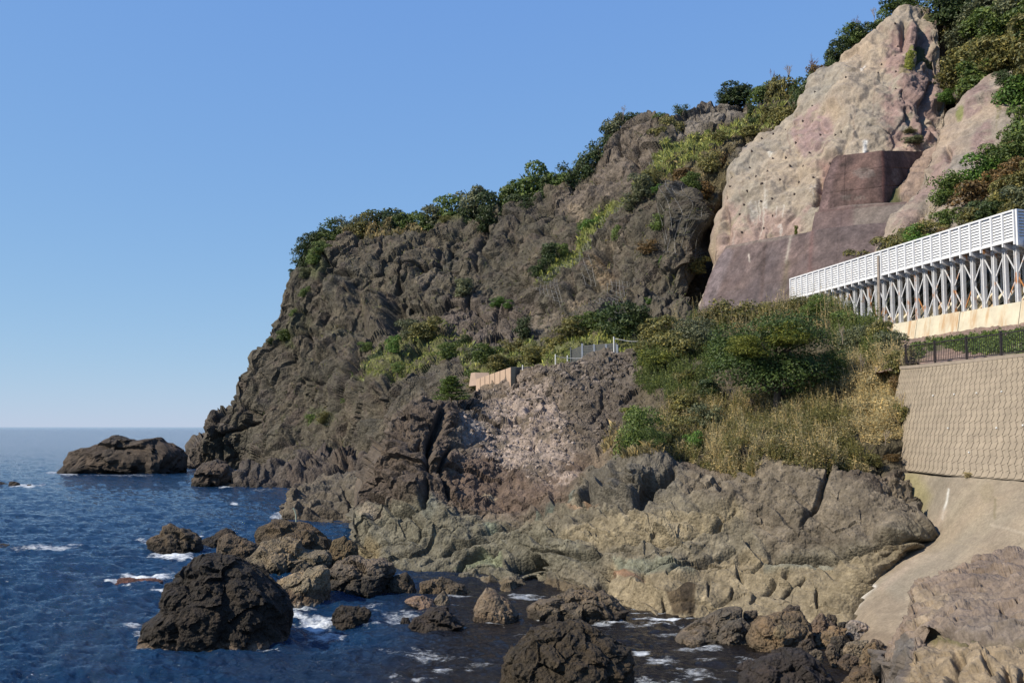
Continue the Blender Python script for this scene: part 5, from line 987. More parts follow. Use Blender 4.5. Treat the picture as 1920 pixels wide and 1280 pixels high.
# grey slatted barrier and white rope posts on the bench
SF = empty("slatted_barrier"); tag(SF, "dark grey slatted barrier with steel posts at the road's bend above the bluff", "barrier")
sp_ = [(1070, 651, 92), (1091.5, 644, 91), (1114, 645, 90), (1136.5, 645, 89), (1157, 645.5, 88)]
tp = [U(*t) for t in sp_]; ztop = np.mean([q[2] for q in tp[1:]])
for i, q in enumerate(tp):
    q0 = q.copy(); q0[2] = ztop - 1.9; mb = MB(); q1 = q.copy(); mb.prism(q0, q1, (0, 1, 0), .17 if i else .08, .17); mb.build("post", plain_mat("light_steel", (.34, .37, .42), .5) if i == 1 else M_GREYST if i == 0 else bpy.data.materials["light_steel"], SF)
for i in range(len(tp) - 1):
    mb = MB(); u_ = tp[i]; v_ = tp[i + 1]
    for j in range(8):
        zj = ztop - .1 - j * .2; u2 = u_.copy(); v2 = v_.copy(); u2[2] = zj - (0.35 if i == 0 else 0); v2[2] = zj
        mb.prism(u2 + np.array([0, .09, 0]), v2 + np.array([0, .09, 0]), (0, 0, 1), .03, .165)
    mb.build("slat_panel", plain_mat("dark_slats", (.055, .06, .065), .6), SF)
GP = "white posts along the bluff top"
for (lb, x, y0, y1, D_) in [("short white post just right of the panelled wall", 980, 684, 706, 88), ("white post left of the grey barrier, over the rubble", 1041.5, 664, 683, 87), ("small pale stub post touching the barrier's left end", 1064, 666, 680, 88), ("tallest white post at the barrier's right end", 1151, 632, 658, 85)]:
    mb = MB(); t_ = U(x, y0, D_); b_ = U(x, y1 + 6, D_); b_[0] = t_[0]; b_[1] = t_[1]; mb.tube(b_, t_, .055, n=8)
    if D_ == 85: mb.tube(t_ - np.array([.0, 0, .12]), t_ + np.array([.16, 0, -.16]), .03); mb.tube(t_, t_ + np.array([0, 0, .05]), .07, n=8)
    tag(mb.build("post", M_PALE), lb, "post", GP)
mb = MB(); prev = None
for (x, y, D_) in [(1151, 634, 85), (1160, 636, 85), (1172, 638.5, 85), (1184, 640, 85), (1196, 640, 85)]:
    q = U(x, y, D_)
    if prev is not None: mb.tube(prev, q, .025, n=4)
    prev = q
tag(mb.build("rope", M_PALE), "pale rope running right from the tallest white post", "rope")
mb = MB(); prev = None
for (x, y, D_) in [(1041.5, 666, 87), (1052, 670, 87.5), (1064, 671, 88), (1080, 672, 88), (1094, 671, 88)]:
    q = U(x, y, D_)
    if prev is not None: mb.tube(prev, q, .022, n=4)
    prev = q
tag(mb.build("rope", M_PALE), "pale rope sagging between the two posts left of the barrier", "rope")
mb = MB(); pts_ = [U(555.5, 984, 83), U(555, 966, 83), U(553.5, 959, 83), U(551.5, 954.5, 83), U(549, 952.5, 83)]
for i in range(4): mb.tube(pts_[i], pts_[i + 1], .06, .055)
tag(mb.build("curved_pole", plain_mat("pale_green_paint", (.35, .42, .33), .5)), "thin pale green pole with a hooked top at the water's edge by the low spit", "pole")

# ================================================================== rockfall nets on the headland
def net(label, poly, step, off, r=.022, P_=A, skip=.08, seed=1, wsc=1.0):
    rn = random.Random(seed); mb = MB()
    xs = [p[0] for p in poly]; ys = [p[1] for p in poly]
    def run(pts):
        prev = None
        for (x, y) in pts:
            ok = bool(inside(np.array([x]), np.array([y]), poly)[0]) and rn.random() > skip * .4
            if ok:
                q = np.mean([P_.at(x + e_, y + f_) for e_ in (-9, -4, 0, 4, 9) for f_ in (-8, 0, 8)], 0) + P_.atn(x, y) * (off + .35)
                if prev is not None and np.linalg.norm(q - prev) < 3.5: mb.tube(prev, q, r, n=3)
                prev = q
            else: prev = None
    x = min(xs)
    while x < max(xs):
        ph = rn.uniform(-1, 1)
        run([(x + ph + 1.2 * math.sin(y * .13 + x), y) for y in np.arange(min(ys), max(ys), 5)]); x += step
    y = min(ys)
    while y < max(ys):
        run([(x, y + 2 * math.sin(x * .06 + y * .3) * wsc) for x in np.arange(min(xs), max(xs), 5)]); y += step
    tag(mb.build("rockfall_net", M_NET), label, "rockfall net", "wire nets on the headland")
net("wire net over the dark columnar rock beside the shadowed gully", [(1245, 405), (1262, 372), (1300, 366), (1312, 400), (1335, 430), (1336, 488), (1305, 492), (1240, 490), (1236, 450)], 8.5, .35, seed=1)
net("wire net on the rounded brown rock face above the roadside bushes", [(1130, 505), (1180, 508), (1180, 540), (1162, 575), (1150, 592), (1112, 588), (1118, 560)], 7.5, .3, seed=2)
net("narrow upright net strip between the green gully and the orange stained rock", [(1082, 452), (1108, 450), (1112, 500), (1106, 528), (1086, 528), (1082, 490)], 8, .3, seed=3)
net("ragged net hanging at the lower end of the green gully", [(1003, 540), (1030, 515), (1048, 525), (1050, 570), (1030, 560), (1015, 555)], 6.5, .3, seed=4)
net("long grey mesh strip running down the green diagonal gully", [(1212, 285), (1222, 275), (1222, 310), (1195, 350), (1160, 385), (1110, 432), (1060, 490), (1012, 530), (1004, 524), (1050, 478), (1100, 420), (1165, 362), (1200, 325)], 3.4, .30, r=.022, seed=5)
# ================================================================== foliage
LM = {
 'dark': leaf_mat("leaf_dark_green", (0.038, 0.060, 0.020)), 'mid': leaf_mat("leaf_mid_green", (0.080, 0.118, 0.030)), 'olive': leaf_mat("leaf_olive", (0.135, 0.130, 0.045)),
 'yel': leaf_mat("leaf_yellow_green", (0.15, 0.17, 0.03)), 'grey': leaf_mat("leaf_grey_green", (0.095, 0.108, 0.06)), 'rust': leaf_mat("leaf_rust", (0.13, 0.085, 0.035)),
 'straw': leaf_mat("leaf_straw", (0.36, 0.30, 0.165), trans=.35), 'bright': leaf_mat("leaf_bright_green", (0.075, 0.145, 0.028)), 'grass': leaf_mat("grass_blade", (0.20, 0.225, 0.065), trans=.3), 'dry': leaf_mat("dry_grass_blade", (0.22, 0.18, 0.09), trans=.3),
}
def crown_geo(n, leaf, seed, lumps=11, flat=1.0, open_=0.0, aspect=1.0):
    r = np.random.RandomState(seed)
    # lumps arranged in an uneven dome, unit width, unit height
    L = []
    for k in range(lumps):
        a = r.uniform(0, 2 * math.pi); q = r.uniform(0, 1) ** .6 * .36; z = r.uniform(.08, .84) * (1 - q * .6)
        L.append((q * math.cos(a), q * math.sin(a), z, r.uniform(.14, .25)))
    L.append((0, 0, .42, .30)); L.append((.1, .05, .2, .28)); L.append((-.12, 0, .2, .26)); L = np.array(L)
    k = r.choice(len(L), n, p=(L[:, 3] ** 2) / (L[:, 3] ** 2).sum())
    d = r.normal(size=(n, 3)); d /= np.linalg.norm(d, axis=1)[:, None]; d[:, 2] = np.where(d[:, 2] < -.35, -d[:, 2], d[:, 2])
    rad = L[k, 3] * (r.uniform(.72, 1.10, n) if not open_ else r.uniform(.3, 1.25, n))
    c = L[k, :3] + d * rad[:, None] * np.array([1, 1, .85]); c[:, 2] = np.maximum(c[:, 2], .01)
    nn = d + r.normal(size=(n, 3)) * .55; nn /= np.linalg.norm(nn, axis=1)[:, None]
    t = np.cross(nn, r.normal(size=(n, 3))); t /= np.linalg.norm(t, axis=1)[:, None]; b = np.cross(nn, t)
    s = leaf * r.uniform(.6, 1.3, n)[:, None]
    V = np.stack([c - t * s, c - b * s * .45 + nn * s * .1, c + t * s, c + b * s * .45], 1).reshape(-1, 3)
    Fc = np.arange(4 * n).reshape(n, 4)
    return V, Fc
_cr = {}
def crown_mesh(kind, var, fine=False):
    key = (kind, var, fine)
    if key not in _cr:
        n, lf = (8000, .021) if fine else (2600, .040)
        V, Fc = crown_geo(n, lf, 100 + var * 7 + (50 if fine else 0), lumps=9 + var % 4 * 2 + (8 if fine else 0), open_=(var == 3))
        o = mesh_np("crown", V, Fc, LM[kind], smooth=False); me = o.data; bpy.data.objects.remove(o); _cr[key] = me
    return _cr[key]
_tk = {}
def trunk_mesh(var):
    if var not in _tk:
        r = random.Random(var); mb = MB()
        mb.tube((0, 0, -.15), (.02, 0, .3), .03, .02); mb.tube((.02, 0, .3), (0, .02, .6), .02, .01)
        for k in range(7):
            a = r.uniform(0, 6.28); z = r.uniform(.12, .45); e = (.3 * math.cos(a), .3 * math.sin(a), z + r.uniform(.15, .4))
            mb.tube((.01, 0, z), e, .012, .005, n=5)
        o = mb.build("trunk", M_TWIG); _tk[var] = o.data; bpy.data.objects.remove(o)
    return _tk[var]
_bt = {}
def bare_mesh(var, mat):
    key = (var, mat.name)
    if key not in _bt:
        r = random.Random(40 + var); mb = MB()
        def br(p, d, L, rad, lev):
            p = np.array(p, float); d = np.array(d, float); q = p + d * L; mb.tube(p, q, rad, rad * .65, n=4)
            if lev == 0: return
            for k in range(3 if lev > 1 else 4):
                e = d + np.array([r.uniform(-.75, .75), r.uniform(-.75, .75), r.uniform(-.15, .55)]); e /= np.linalg.norm(e); br(p + d * L * r.uniform(.5, 1), e, L * r.uniform(.55, .78), rad * .62, lev - 1)
        br((0, 0, -.1), (0.05, 0, 1), .38, .020, 4)
        o = mb.build("branches", mat); _bt[key] = o.data; bpy.data.objects.remove(o)
    return _bt[key]
vr = random.Random(12)
def world_w(px, D): return px * D / F
def bush(px, py, w, h, kind, label, where, group=None, fine=False, var=None, cat='shrub', name='shrub', sink=.12, tree=False, D=None):
    if D is not None: P_ = U(px, py, D)
    else: P_ = where.at(px, py)
    D = P_[1]; ww = world_w(w, D); hh = world_w(h, D)
    var = vr.randrange(4) if var is None else var
    if tree:
        root = empty("tree", tuple(P_)); 
        c = bpy.data.objects.new("crown", crown_mesh(kind, var, fine)); COL.objects.link(c); c.parent = root
        t = bpy.data.objects.new("trunk", trunk_mesh(var)); COL.objects.link(t); t.parent = root
        root.scale = (ww * 1.12, ww * 1.12, hh * 1.08); root.rotation_euler = (0, 0, vr.uniform(0, 6.28)); root.location = P_ - np.array([0, -ww * .15, hh * sink])
        return tag(root, label, 'tree', group)
    o = bpy.data.objects.new(name, crown_mesh(kind, var, fine)); COL.objects.link(o)
    o.scale = (ww * 1.15, ww * 1.15, hh * 1.12); o.rotation_euler = (0, 0, vr.uniform(0, 6.28)); o.location = P_ - np.array([0, 0, hh * sink])
    return tag(o, label, cat, group)
def bare(px, py, w, h, label, D, mat=None, var=0, group=None):
    P_ = U(px, py, D); o = bpy.data.objects.new("bare_tree", bare_mesh(var, mat or M_TWIGP)); COL.objects.link(o)
    hh = world_w(h, D); o.scale = (world_w(w, D) * 1.1, world_w(w, D) * 1.1, hh); o.rotation_euler = (0, 0, vr.uniform(0, 6)); o.location = P_
    return tag(o, label, 'bare tree', group)

# ---- trees along the headland's skyline, from the seaward end inland
GR = "trees along the headland skyline"
ridge = [
 (567, 492, 30, 36, 'dark', "lowest dark tree clinging to the headland's seaward shoulder", 0), (580, 466, 34, 36, 'dark', "second dark tree up the seaward shoulder", 0), (600, 450, 40, 34, 'dark', "dark tree at the seaward corner of the clifftop", 1),
 (628, 440, 44, 34, 'mid', "green tree just inland of the clifftop's seaward corner", 1), (655, 432, 46, 36, 'grey', "grey-green shrubby tree before the round clifftop tree", 1), (684, 434, 44, 38, 'olive', "olive tree at the left foot of the round clifftop tree", 0),
 (724, 424, 74, 50, 'dark', "round-topped dark tree, first big one from the sea on the clifftop", 1), (762, 428, 44, 40, 'mid', "green tree on the right flank of the round clifftop tree", 1),
 (796, 424, 36, 34, 'mid', "small green tree right of the gap in the clifftop trees", 0), (818, 416, 50, 46, 'grey', "grey-green tree at the start of the second clump", 1), (846, 410, 52, 52, 'mid', "green tree left of the tall grey tree", 1),
 (890, 398, 62, 66, 'grey', "tall grey-green tree with airy domed crown on the clifftop", 1), (870, 412, 46, 34, 'dark', "dark low tree in front of the tall grey tree", 1), (925, 402, 58, 60, 'dark', "dark tree right of the tall grey tree", 1), (915, 420, 34, 40, 'dark', "dark shrub spilling down the cliff notch below the skyline", 0),
 (955, 386, 54, 52, 'mid', "green tree left of the pointed skyline tree", 1), (998, 368, 66, 72, 'mid', "pointed skyline tree standing above its neighbours", 1), (985, 385, 50, 34, 'dark', "dark shrub row below the pointed skyline tree", 0), (1030, 362, 46, 46, 'dark', "dark tree right of the pointed skyline tree", 1),
 (1050, 356, 46, 48, 'mid', "green tree halfway up the long skyline slope", 1), (1075, 342, 46, 48, 'dark', "dark tree past halfway up the skyline slope", 1), (1098, 326, 44, 50, 'dark', "dark tree below the brown rock dome's left edge", 1), (1124, 300, 42, 50, 'dark', "dark tree against the left edge of the brown rock dome", 1),
 (1160, 254, 50, 58, 'grey', "grey-green tree with bare twigs above the rock dome", 1), (1144, 262, 30, 36, 'dark', "dark small tree left of the twiggy grey-green one", 0), (1188, 238, 34, 34, 'dark', "dark tree right of the twiggy grey-green one", 1), (1208, 228, 34, 26, 'dark', "low dark tree on top of the brown rock dome", 1),
 (1243, 232, 38, 34, 'mid', "green tree right of the rock dome's top", 1), (1240, 262, 40, 30, 'olive', "olive shrub in the hollow right of the rock dome", 0), (1258, 246, 36, 40, 'olive', "olive shrub above the hollow right of the rock dome", 0), (1279, 212, 26, 24, 'dark', "small dark tree on the skyline before the grey rubble hump", 1),
 (1388, 184, 78, 44, 'dark', "broad dark skyline tree at the right end of the grey rubble hump", 1), (1358, 182, 26, 16, 'dark', "tiny dark shrub at the left of the broad skyline tree", 0), (1430, 182, 44, 42, 'mid', "green tree right of the broad skyline tree", 1), (1455, 192, 46, 56, 'olive', "olive tree under the first bare tree of the upper ridge", 1),
 (1482, 196, 52, 70, 'olive', "olive-brown tree before the upper ridge's bare trees", 1), (1512, 190, 44, 60, 'dark', "dark tree against the left edge of the pale sprayed slope", 1), (1535, 150, 36, 34, 'rust', "rust-coloured shrub at the edge of the pale sprayed slope", 0),
 (1563, 118, 36, 40, 'dark', "dark tree overhanging the sprayed slope's shoulder, lower", 1), (1590, 100, 50, 44, 'dark', "dark tree overhanging the sprayed slope's shoulder, middle", 1), (1622, 82, 54, 52, 'dark', "dark tree overhanging the sprayed slope's shoulder, upper", 1), (1600, 70, 40, 30, 'mid', "green tree behind the shoulder trees of the sprayed slope", 1),
 (1656, 52, 36, 40, 'mid', "green tree beside the neck of the sprayed slope's summit", 1), (1700, 12, 70, 34, 'mid', "green tree behind the sprayed slope's summit", 1), (1775, 30, 60, 60, 'dark', "dark tree in the saddle right of the sprayed slope's summit", 1), (1806, 26, 50, 46, 'dark', "dark tree at the sky gap near the top edge", 1),
]
for (x, y, w_, h_, k_, lb, tr) in ridge:
    col_of = A if x < 1540 else E
    D = float(A.f(x, max(y, 175))) + 1.5 if x < 1500 else (150 if x < 1740 else 140)
    bush(x, y + 12, w_ * 1.22, h_ * 1.25 + 6, k_, lb, A, GR, tree=bool(tr), D=D, sink=.12)
bare(1168, 222, 26, 40, "pale bare tree poking above the twiggy grey-green tree", 178, M_TWIGP, 0)
bare(1448, 165, 22, 50, "reddish bare sapling on the upper ridge, leftmost", 170, plain_mat("red_twigs", (.17, .10, .095), .9), 1)
bare(1518, 150, 56, 72, "broad reddish bare tree with spreading twigs on the upper ridge", 165, bpy.data.materials["red_twigs"], 2)
bare(1478, 160, 40, 55, "pale bare tree among olive trees on the upper ridge", 166, M_TWIGP, 3)
bare(1610, 60, 36, 52, "reddish bare tree left of the sprayed slope's summit", 150, bpy.data.materials["red_twigs"], 4)
bare(1640, 40, 24, 48, "thin pale bare tree beside the sprayed slope's summit", 150, M_TWIGP, 5)
bare(1490, 225, 40, 50, "pale twiggy shrub on the gully side of the sprayed slope", 158, M_TWIGP, 1)
# ---- shrubs on the cliff
GC = "shrubs on the headland cliff"
cl = [
 (598, 500, 38, 32, 'mid', "green shrub on the seaward shoulder below the corner trees"), (612, 480, 30, 26, 'mid', "green shrub just under the seaward corner trees"), (572, 520, 26, 20, 'grey', "grey shrub low on the seaward shoulder"), (553, 510, 14, 16, 'dark', "tiny dark shrub on the very edge of the seaward shoulder"), (572, 556, 20, 22, 'mid', "small green shrub on the upper seaward face"), (548, 592, 16, 16, 'mid', "tiny green shrub midway down the seaward face"), (524, 626, 34, 24, 'mid', "green shrub on the step of the headland's seaward edge"), (503, 638, 18, 12, 'dark', "little dark shrub at the tip of the seaward step"), (622, 510, 24, 20, 'olive', "olive tuft shrub on the upper cliff face"),
 (876, 562, 42, 38, 'grey', "rounded grey-green bush alone on the middle cliff face"), (838, 420, 20, 14, 'olive', "olive tuft at the top of the cliff notch"),
 (1100, 412, 42, 28, 'bright', "bright green bush pair left of the gully, upper"), (1086, 414, 24, 20, 'mid', "small green bush beside the bright pair left of the gully"), (1026, 486, 42, 44, 'dark', "dark bush left of the green gully, lower part"), (1008, 512, 30, 34, 'dark', "dark bush lowest beside the green gully"), (1046, 466, 30, 28, 'mid', "green bush in the middle of the gully's left side"),
 (1210, 372, 52, 52, 'grey', "big grey-green bush in the middle of the upper slope"), (1190, 392, 40, 34, 'grey', "grey-green bush at the lower left of the big one"), (1226, 352, 34, 30, 'olive', "olive bush right of the big grey-green one"), (1231, 422, 32, 34, 'mid', "green bush beside the left of the dark net rock"), (1155, 446, 26, 36, 'mid', "green bush in the dark cleft right of the orange rock"), (1253, 388, 18, 14, 'bright', "small bright bush on top of the dark net rock"), (1230, 474, 20, 20, 'bright', "small bright bush at the lower left of the net rock"), (1205, 466, 34, 28, 'rust', "rusty green bush left of the small bright bush"),
 (1275, 335, 46, 34, 'rust', "rusty bush above the net rock, left"), (1318, 352, 48, 40, 'rust', "rusty bush above the net rock, right"), (1295, 352, 40, 36, 'mid', "green bush between the two rusty ones"), (1330, 322, 40, 40, 'olive', "olive bush against the sprayed slope's left edge, upper"), (1345, 300, 34, 38, 'rust', "brown bush higher against the sprayed slope's left edge"), (1306, 510, 46, 34, 'olive', "olive bush under the net rock's right corner"), (1322, 535, 30, 40, 'dark', "dark bush low in the shadowed cleft by the red wall"), (1312, 240, 24, 16, 'dark', "small dark shrub on the grassy slope under the rubble hump"), (1408, 198, 30, 20, 'dark', "dark shrub on the grass below the broad skyline tree"), (1410, 216, 26, 22, 'dark', "dark shrub just lower on the same grass slope"), (1440, 214, 40, 34, 'olive', "olive shrub beside the pale bare twigs of the upper slope"), (1470, 226, 44, 36, 'olive', "olive shrub next to the sprayed slope's upper left edge"), (1500, 190, 30, 34, 'olive', "olive shrub high beside the sprayed slope's edge"), (1400, 250, 44, 24, 'olive', "olive shrub on the gully side above the sprayed slope's corner"), (1350, 270, 34, 22, 'olive', "olive shrub on the gully grass, right side"), (1215, 556, 12, 10, 'bright', "tiny bright tuft on the brown face"), (1210, 550, 12, 9, 'mid', "tiny green tuft above the bright one on the brown face"),
 (690, 672, 46, 42, 'dark', "dark bush at the top left of the talus, larger"), (712, 656, 50, 30, 'mid', "green bush trailing right from the dark talus bush"), (684, 650, 30, 20, 'mid', "small green bush above the dark talus bush"), (742, 668, 26, 34, 'bright', "bright slender bush on the talus grass"), (742, 690, 22, 22, 'mid', "small green bush under the bright slender bush"), (762, 628, 42, 42, 'grey', "dark grey-green bush at the talus top, left"), (798, 630, 50, 44, 'olive', "olive bush at the talus top, middle"), (834, 655, 34, 34, 'mid', "green bush at the right edge of the talus grass"), (866, 626, 26, 22, 'dark', "dark bush on the ledge right of the talus"), (812, 610, 36, 26, 'grey', "grey bush high on the talus top"),
 (937, 580, 32, 20, 'bright', "bright green bush on the face above the road bench"), (962, 580, 24, 16, 'bright', "small bright bush right of the other bright one above the bench"), (882, 655, 46, 34, 'grey', "grey-green bush right of the pale rock buttress"), (912, 668, 54, 36, 'mid', "green bush above the panelled wall, left"), (985, 640, 30, 40, 'dark', "dark bush against the lilac rock over the bench"), (960, 655, 46, 34, 'olive', "olive bush above the panelled wall, right"), (940, 690, 60, 30, 'olive', "low olive bush directly over the panelled wall"), (1000, 676, 56, 34, 'olive', "low olive bush between panelled wall and slatted barrier"), (1040, 660, 56, 44, 'olive', "olive bush behind the white post left of the barrier"), (1080, 650, 60, 44, 'olive', "olive bush behind the slatted barrier's left end"), (1120, 636, 60, 44, 'mid', "green bush behind the slatted barrier"), (1165, 636, 66, 60, 'dark', "dark bush behind the tallest white post"), (1200, 625, 56, 62, 'dark', "tall dark bush right of the tallest white post"), (1215, 590, 26, 30, 'mid', "green bush standing against the brown face over the dark one"), (880, 710, 40, 22, 'olive', "olive bush at the left end of the panelled wall"), (870, 690, 30, 34, 'mid', "green bush in the grass left of the panelled wall"),
 (640, 752, 28, 14, 'mid', "small green shrub on the lower cliff face"), (574, 790, 34, 26, 'mid', "green shrub low on the headland, left of a pair"), (604, 788, 26, 20, 'olive', "olive shrub low on the headland, right of the pair"),
]
for (x, y, w_, h_, k_, lb) in cl: bush(x, y + 2, w_ * 1.12, h_ * 1.12, k_, lb, A, GC)
# ---- hillside above the gallery
GHS = "shrubs covering the hillside above the gallery"
lbl = {'dark': "dark evergreen shrub in the cover of the steep hillside above the gallery", 'mid': "green shrub in the cover of the steep hillside above the gallery", 'olive': "olive shrub in the cover of the steep hillside above the gallery", 'rust': "rusty autumn shrub on the steep hillside above the gallery", 'grey': "grey-green shrub in the cover of the steep hillside above the gallery", 'bright': "bright green shrub in the cover of the steep hillside above the gallery"}
hp = [(1800, 30), (1845, 20), (1790, 70, 0), (1890, 40), (1920, 90), (1850, 95), (1890, 120), (1820, 120), (1835, 160), (1870, 130), (1925, 160), (1940, 60), (1860, 50), (1790, 150), (1780, 190), (1905, 195), (1925, 230), (1905, 260), (1890, 295), (1920, 310), (1870, 320), (1900, 345), (1850, 345), (1830, 370), (1880, 370), (1920, 385), (1800, 360), (1795, 395), (1850, 400), (1770, 405), (1820, 420), (1740, 430), (1780, 440), (1710, 440), (1690, 460), (1740, 470), (1665, 470), (1700, 490), (1650, 490), (1640, 510), (1660, 520), (1620, 500), (1930, 350), (1960, 280), (1960, 200), (1960, 120), (1870, 60), (1835, 55), (1910, 15), (1950, 10), (1815, 75), (1845, 130), (1890, 410), (1780, 375)]
for i, q in enumerate(hp):
    x, y = q[:2]; s_ = vr.uniform(.8, 1.2)
    k_ = vr.choice(['mid', 'olive', 'olive', 'olive', 'dark', 'bright', 'grey', 'mid', 'mid', 'rust'])
    if y < 40 and x < 1830: k_ = 'dark'
    sz = 86 if y < 300 else 76
    if 1690 < x < 1800 and y > 380 or x < 1700: sz = 54
    bush(x, y + 12, sz * s_, sz * .85 * s_, k_, lbl[k_], H, GHS, fine=False)
bush(1775, 190, 36, 30, 'bright', "bright green bush in the bare gully right of the sprayed slope", H, None, D=128)
bush(1712, 268, 40, 20, 'grey', "grey-green weed clump on the sprayed slope just above the dark red wall", E, None)
bush(1708, 248, 26, 12, 'olive', "olive weed clump higher over the dark red wall", E, None)
bush(1708, 128, 22, 44, 'yel', "yellow-green weeds growing in the upper sprayed slope", E, None)
bush(1493, 434, 8, 20, 'yel', "small yellow-green weed above the lowest red wall's edge", R1, None)
bush(1880, 160, 34, 40, 'dark', "dark bush capping the sprayed spur", H, None, D=112)
# ---- bushes on the near bluff
GB_ = "bushes on the near bluff"
bl = [
 (1210, 660, 60, 44, 'olive', 0, "olive bush at the left end of the bluff's hedge"), (1235, 640, 74, 60, 'olive', 0, "olive-green bush second from the hedge's left end"), (1230, 690, 60, 40, 'yel', 0, "yellow-green low bush at the rubble's right edge"), (1262, 670, 70, 60, 'olive', 0, "olive bush below the grey-green one"), (1300, 655, 110, 95, 'grey', 1, "big silvery grey-green bush left of the dark domed tree"), (1275, 600, 60, 34, 'mid', 0, "green bush on the hedge's upper left edge"), (1330, 596, 60, 40, 'olive', 0, "olive bush on the hedge's skyline against the red wall, left"), (1375, 610, 80, 60, 'olive', 0, "olive-straw bush on the hedge's skyline, centre left"), (1430, 600, 80, 56, 'olive', 1, "tall olive bush on the hedge's skyline, centre"), (1490, 598, 70, 46, 'olive', 1, "olive bush on the hedge's skyline, centre right"), (1540, 602, 70, 44, 'mid', 1, "green bush in front of the gallery's far end"), (1590, 612, 70, 46, 'mid', 0, "green bush under the gallery's far posts"), (1352, 560, 20, 14, 'dark', 0, "tiny dark bush beside the red wall's foot"),
 (1360, 680, 80, 60, 'mid', 1, "green bush at the left of the dark domed tree"), (1400, 650, 76, 50, 'yel', 1, "yellow-green bush on the dark domed tree's left shoulder"), (1475, 632, 96, 50, 'yel', 1, "yellow-green clump added as sunlit top leaves of the dark domed tree"),  # yellow-green pair added to colour the domed tree's upper leaves as sunlit
 (1600, 660, 90, 80, 'grey', 1, "grey-green bush right of the dark domed tree"), (1640, 640, 60, 64, 'olive', 0, "olive bush at the foot of the wooden pole"), (1668, 668, 56, 60, 'grey', 0, "grey twiggy bush left of the railing"), (1690, 700, 50, 54, 'olive', 0, "olive bush at the railing's left end"), (1570, 720, 60, 80, 'mid', 1, "green bush at the right foot of the dark domed tree"), (1640, 720, 64, 60, 'straw', 0, "straw-coloured bush in the thicket beside the block wall, upper"), (1690, 740, 44, 50, 'rust', 0, "brownish bush touching the block wall, upper"), (1655, 775, 60, 54, 'straw', 0, "straw-coloured bush in the thicket beside the block wall, lower"), (1690, 790, 36, 44, 'olive', 0, "olive bush touching the block wall, lower"), (1610, 780, 50, 50, 'straw', 0, "straw bush left of the thicket beside the block wall"),
 (1195, 835, 88, 108, 'mid', 1, "dense green bush alone at the left of the dry grass"), (1225, 850, 50, 44, 'mid', 1, "green bush at the lower right of the dense one"), (1180, 775, 44, 30, 'yel', 0, "yellow-green sprig bush on top of the dense one"), (1262, 820, 60, 60, 'olive', 0, "olive bush right of the dense green one"), (1298, 835, 40, 44, 'bright', 0, "bright green bush amid dry grass"), (1285, 770, 70, 44, 'olive', 0, "olive bush above the bright green one"), (1322, 790, 60, 46, 'grey', 0, "grey bush left of the dry bamboo"), (1290, 725, 60, 34, 'olive', 0, "olive bush beneath the silvery one"), (1160, 845, 30, 44, 'straw', 0, "straw tuft bush at the dense green bush's left foot"), (1330, 745, 60, 40, 'dark', 0, "dark bush under the hedge's twigs"), (1640, 860, 40, 30, 'olive', 0, "olive tuft bush over the seawall's corner"), (1675, 862, 30, 16, 'rust', 0, "reddish tuft at the seawall's top corner"), (1815, 886, 16, 12, 'straw', 0, "dry tuft growing on the seawall's ledge"),
]
DD_ = B.at(1455, 735)[1] - 2.5
for (x, y, w_, h_, k_, fn_, lb) in bl: bush(x, y + (16 if 'dark domed tree' in lb and k_ == 'yel' else 0), w_, h_, k_, lb, B if x < 1800 else C, GB_, fine=bool(fn_), D=DD_ - 1.4 if 'dark domed tree' in lb and k_ == 'yel' else None)
# the dark domed tree, a tree of its own
P_ = B.at(1455, 735) * 1.0; P_ = U(1455, 738, P_[1] - 2.5); dt = empty("tree", tuple(P_)); tag(dt, "large dark domed evergreen dominating the middle of the near bluff", "tree")
V, Fc = crown_geo(26000, .0125, 77, lumps=34)
cw_ = mesh_np("crown", V, Fc, leaf_mat('leaf_dome_tree', (0.052, 0.085, 0.022)), parent=dt, smooth=False); tk_ = bpy.data.objects.new("trunk", trunk_mesh(2)); COL.objects.link(tk_); tk_.parent = dt
ww = world_w(250, P_[1]); hh = world_w(185, P_[1]); dt.scale = (ww, ww * .8, hh); dt.location = P_ - np.array([0, 0, .3])
# pine on the bluff's far end
P_ = U(845, 758, 80); pn = empty("pine_tree", tuple(P_)); tag(pn, "small dark green pine leaning by the panelled wall", "pine tree")
r_ = np.random.RandomState(5); Vs = []
for tier in range(9):
    z = .15 + tier * .085; rad = .5 * (1 - tier / 10) * r_.uniform(.8, 1.1)
    for k in range(9):
        a = r_.uniform(0, 6.28); n_ = 90; t = r_.uniform(.15, 1, n_) ** .7
        c = np.stack([t * rad * np.cos(a) + r_.normal(size=n_) * .035, t * rad * np.sin(a) + r_.normal(size=n_) * .035, z + t * .05 + r_.normal(size=n_) * .018], -1)
        d = np.stack([np.full(n_, math.cos(a)), np.full(n_, math.sin(a)), np.full(n_, .6)], -1) + r_.normal(size=(n_, 3)) * .6; d /= np.linalg.norm(d, axis=1)[:, None]
        b = np.cross(d, r_.normal(size=(n_, 3))); b /= np.linalg.norm(b, axis=1)[:, None]
        Vs.append(np.stack([c - d * .028, c - b * .008, c + d * .028, c + b * .008], 1).reshape(-1, 3))
V = np.concatenate(Vs); mesh_np("crown", V, np.arange(len(V)).reshape(-1, 4), LM['mid'], parent=pn, smooth=False)
t_ = bpy.data.objects.new("trunk", trunk_mesh(1)); COL.objects.link(t_); t_.parent = pn; pn.scale = (3.6, 3.6, 2.5); pn.location = P_
bush(840, 735, 36, 34, 'mid', "green bush behind the small pine", A, None, D=84)
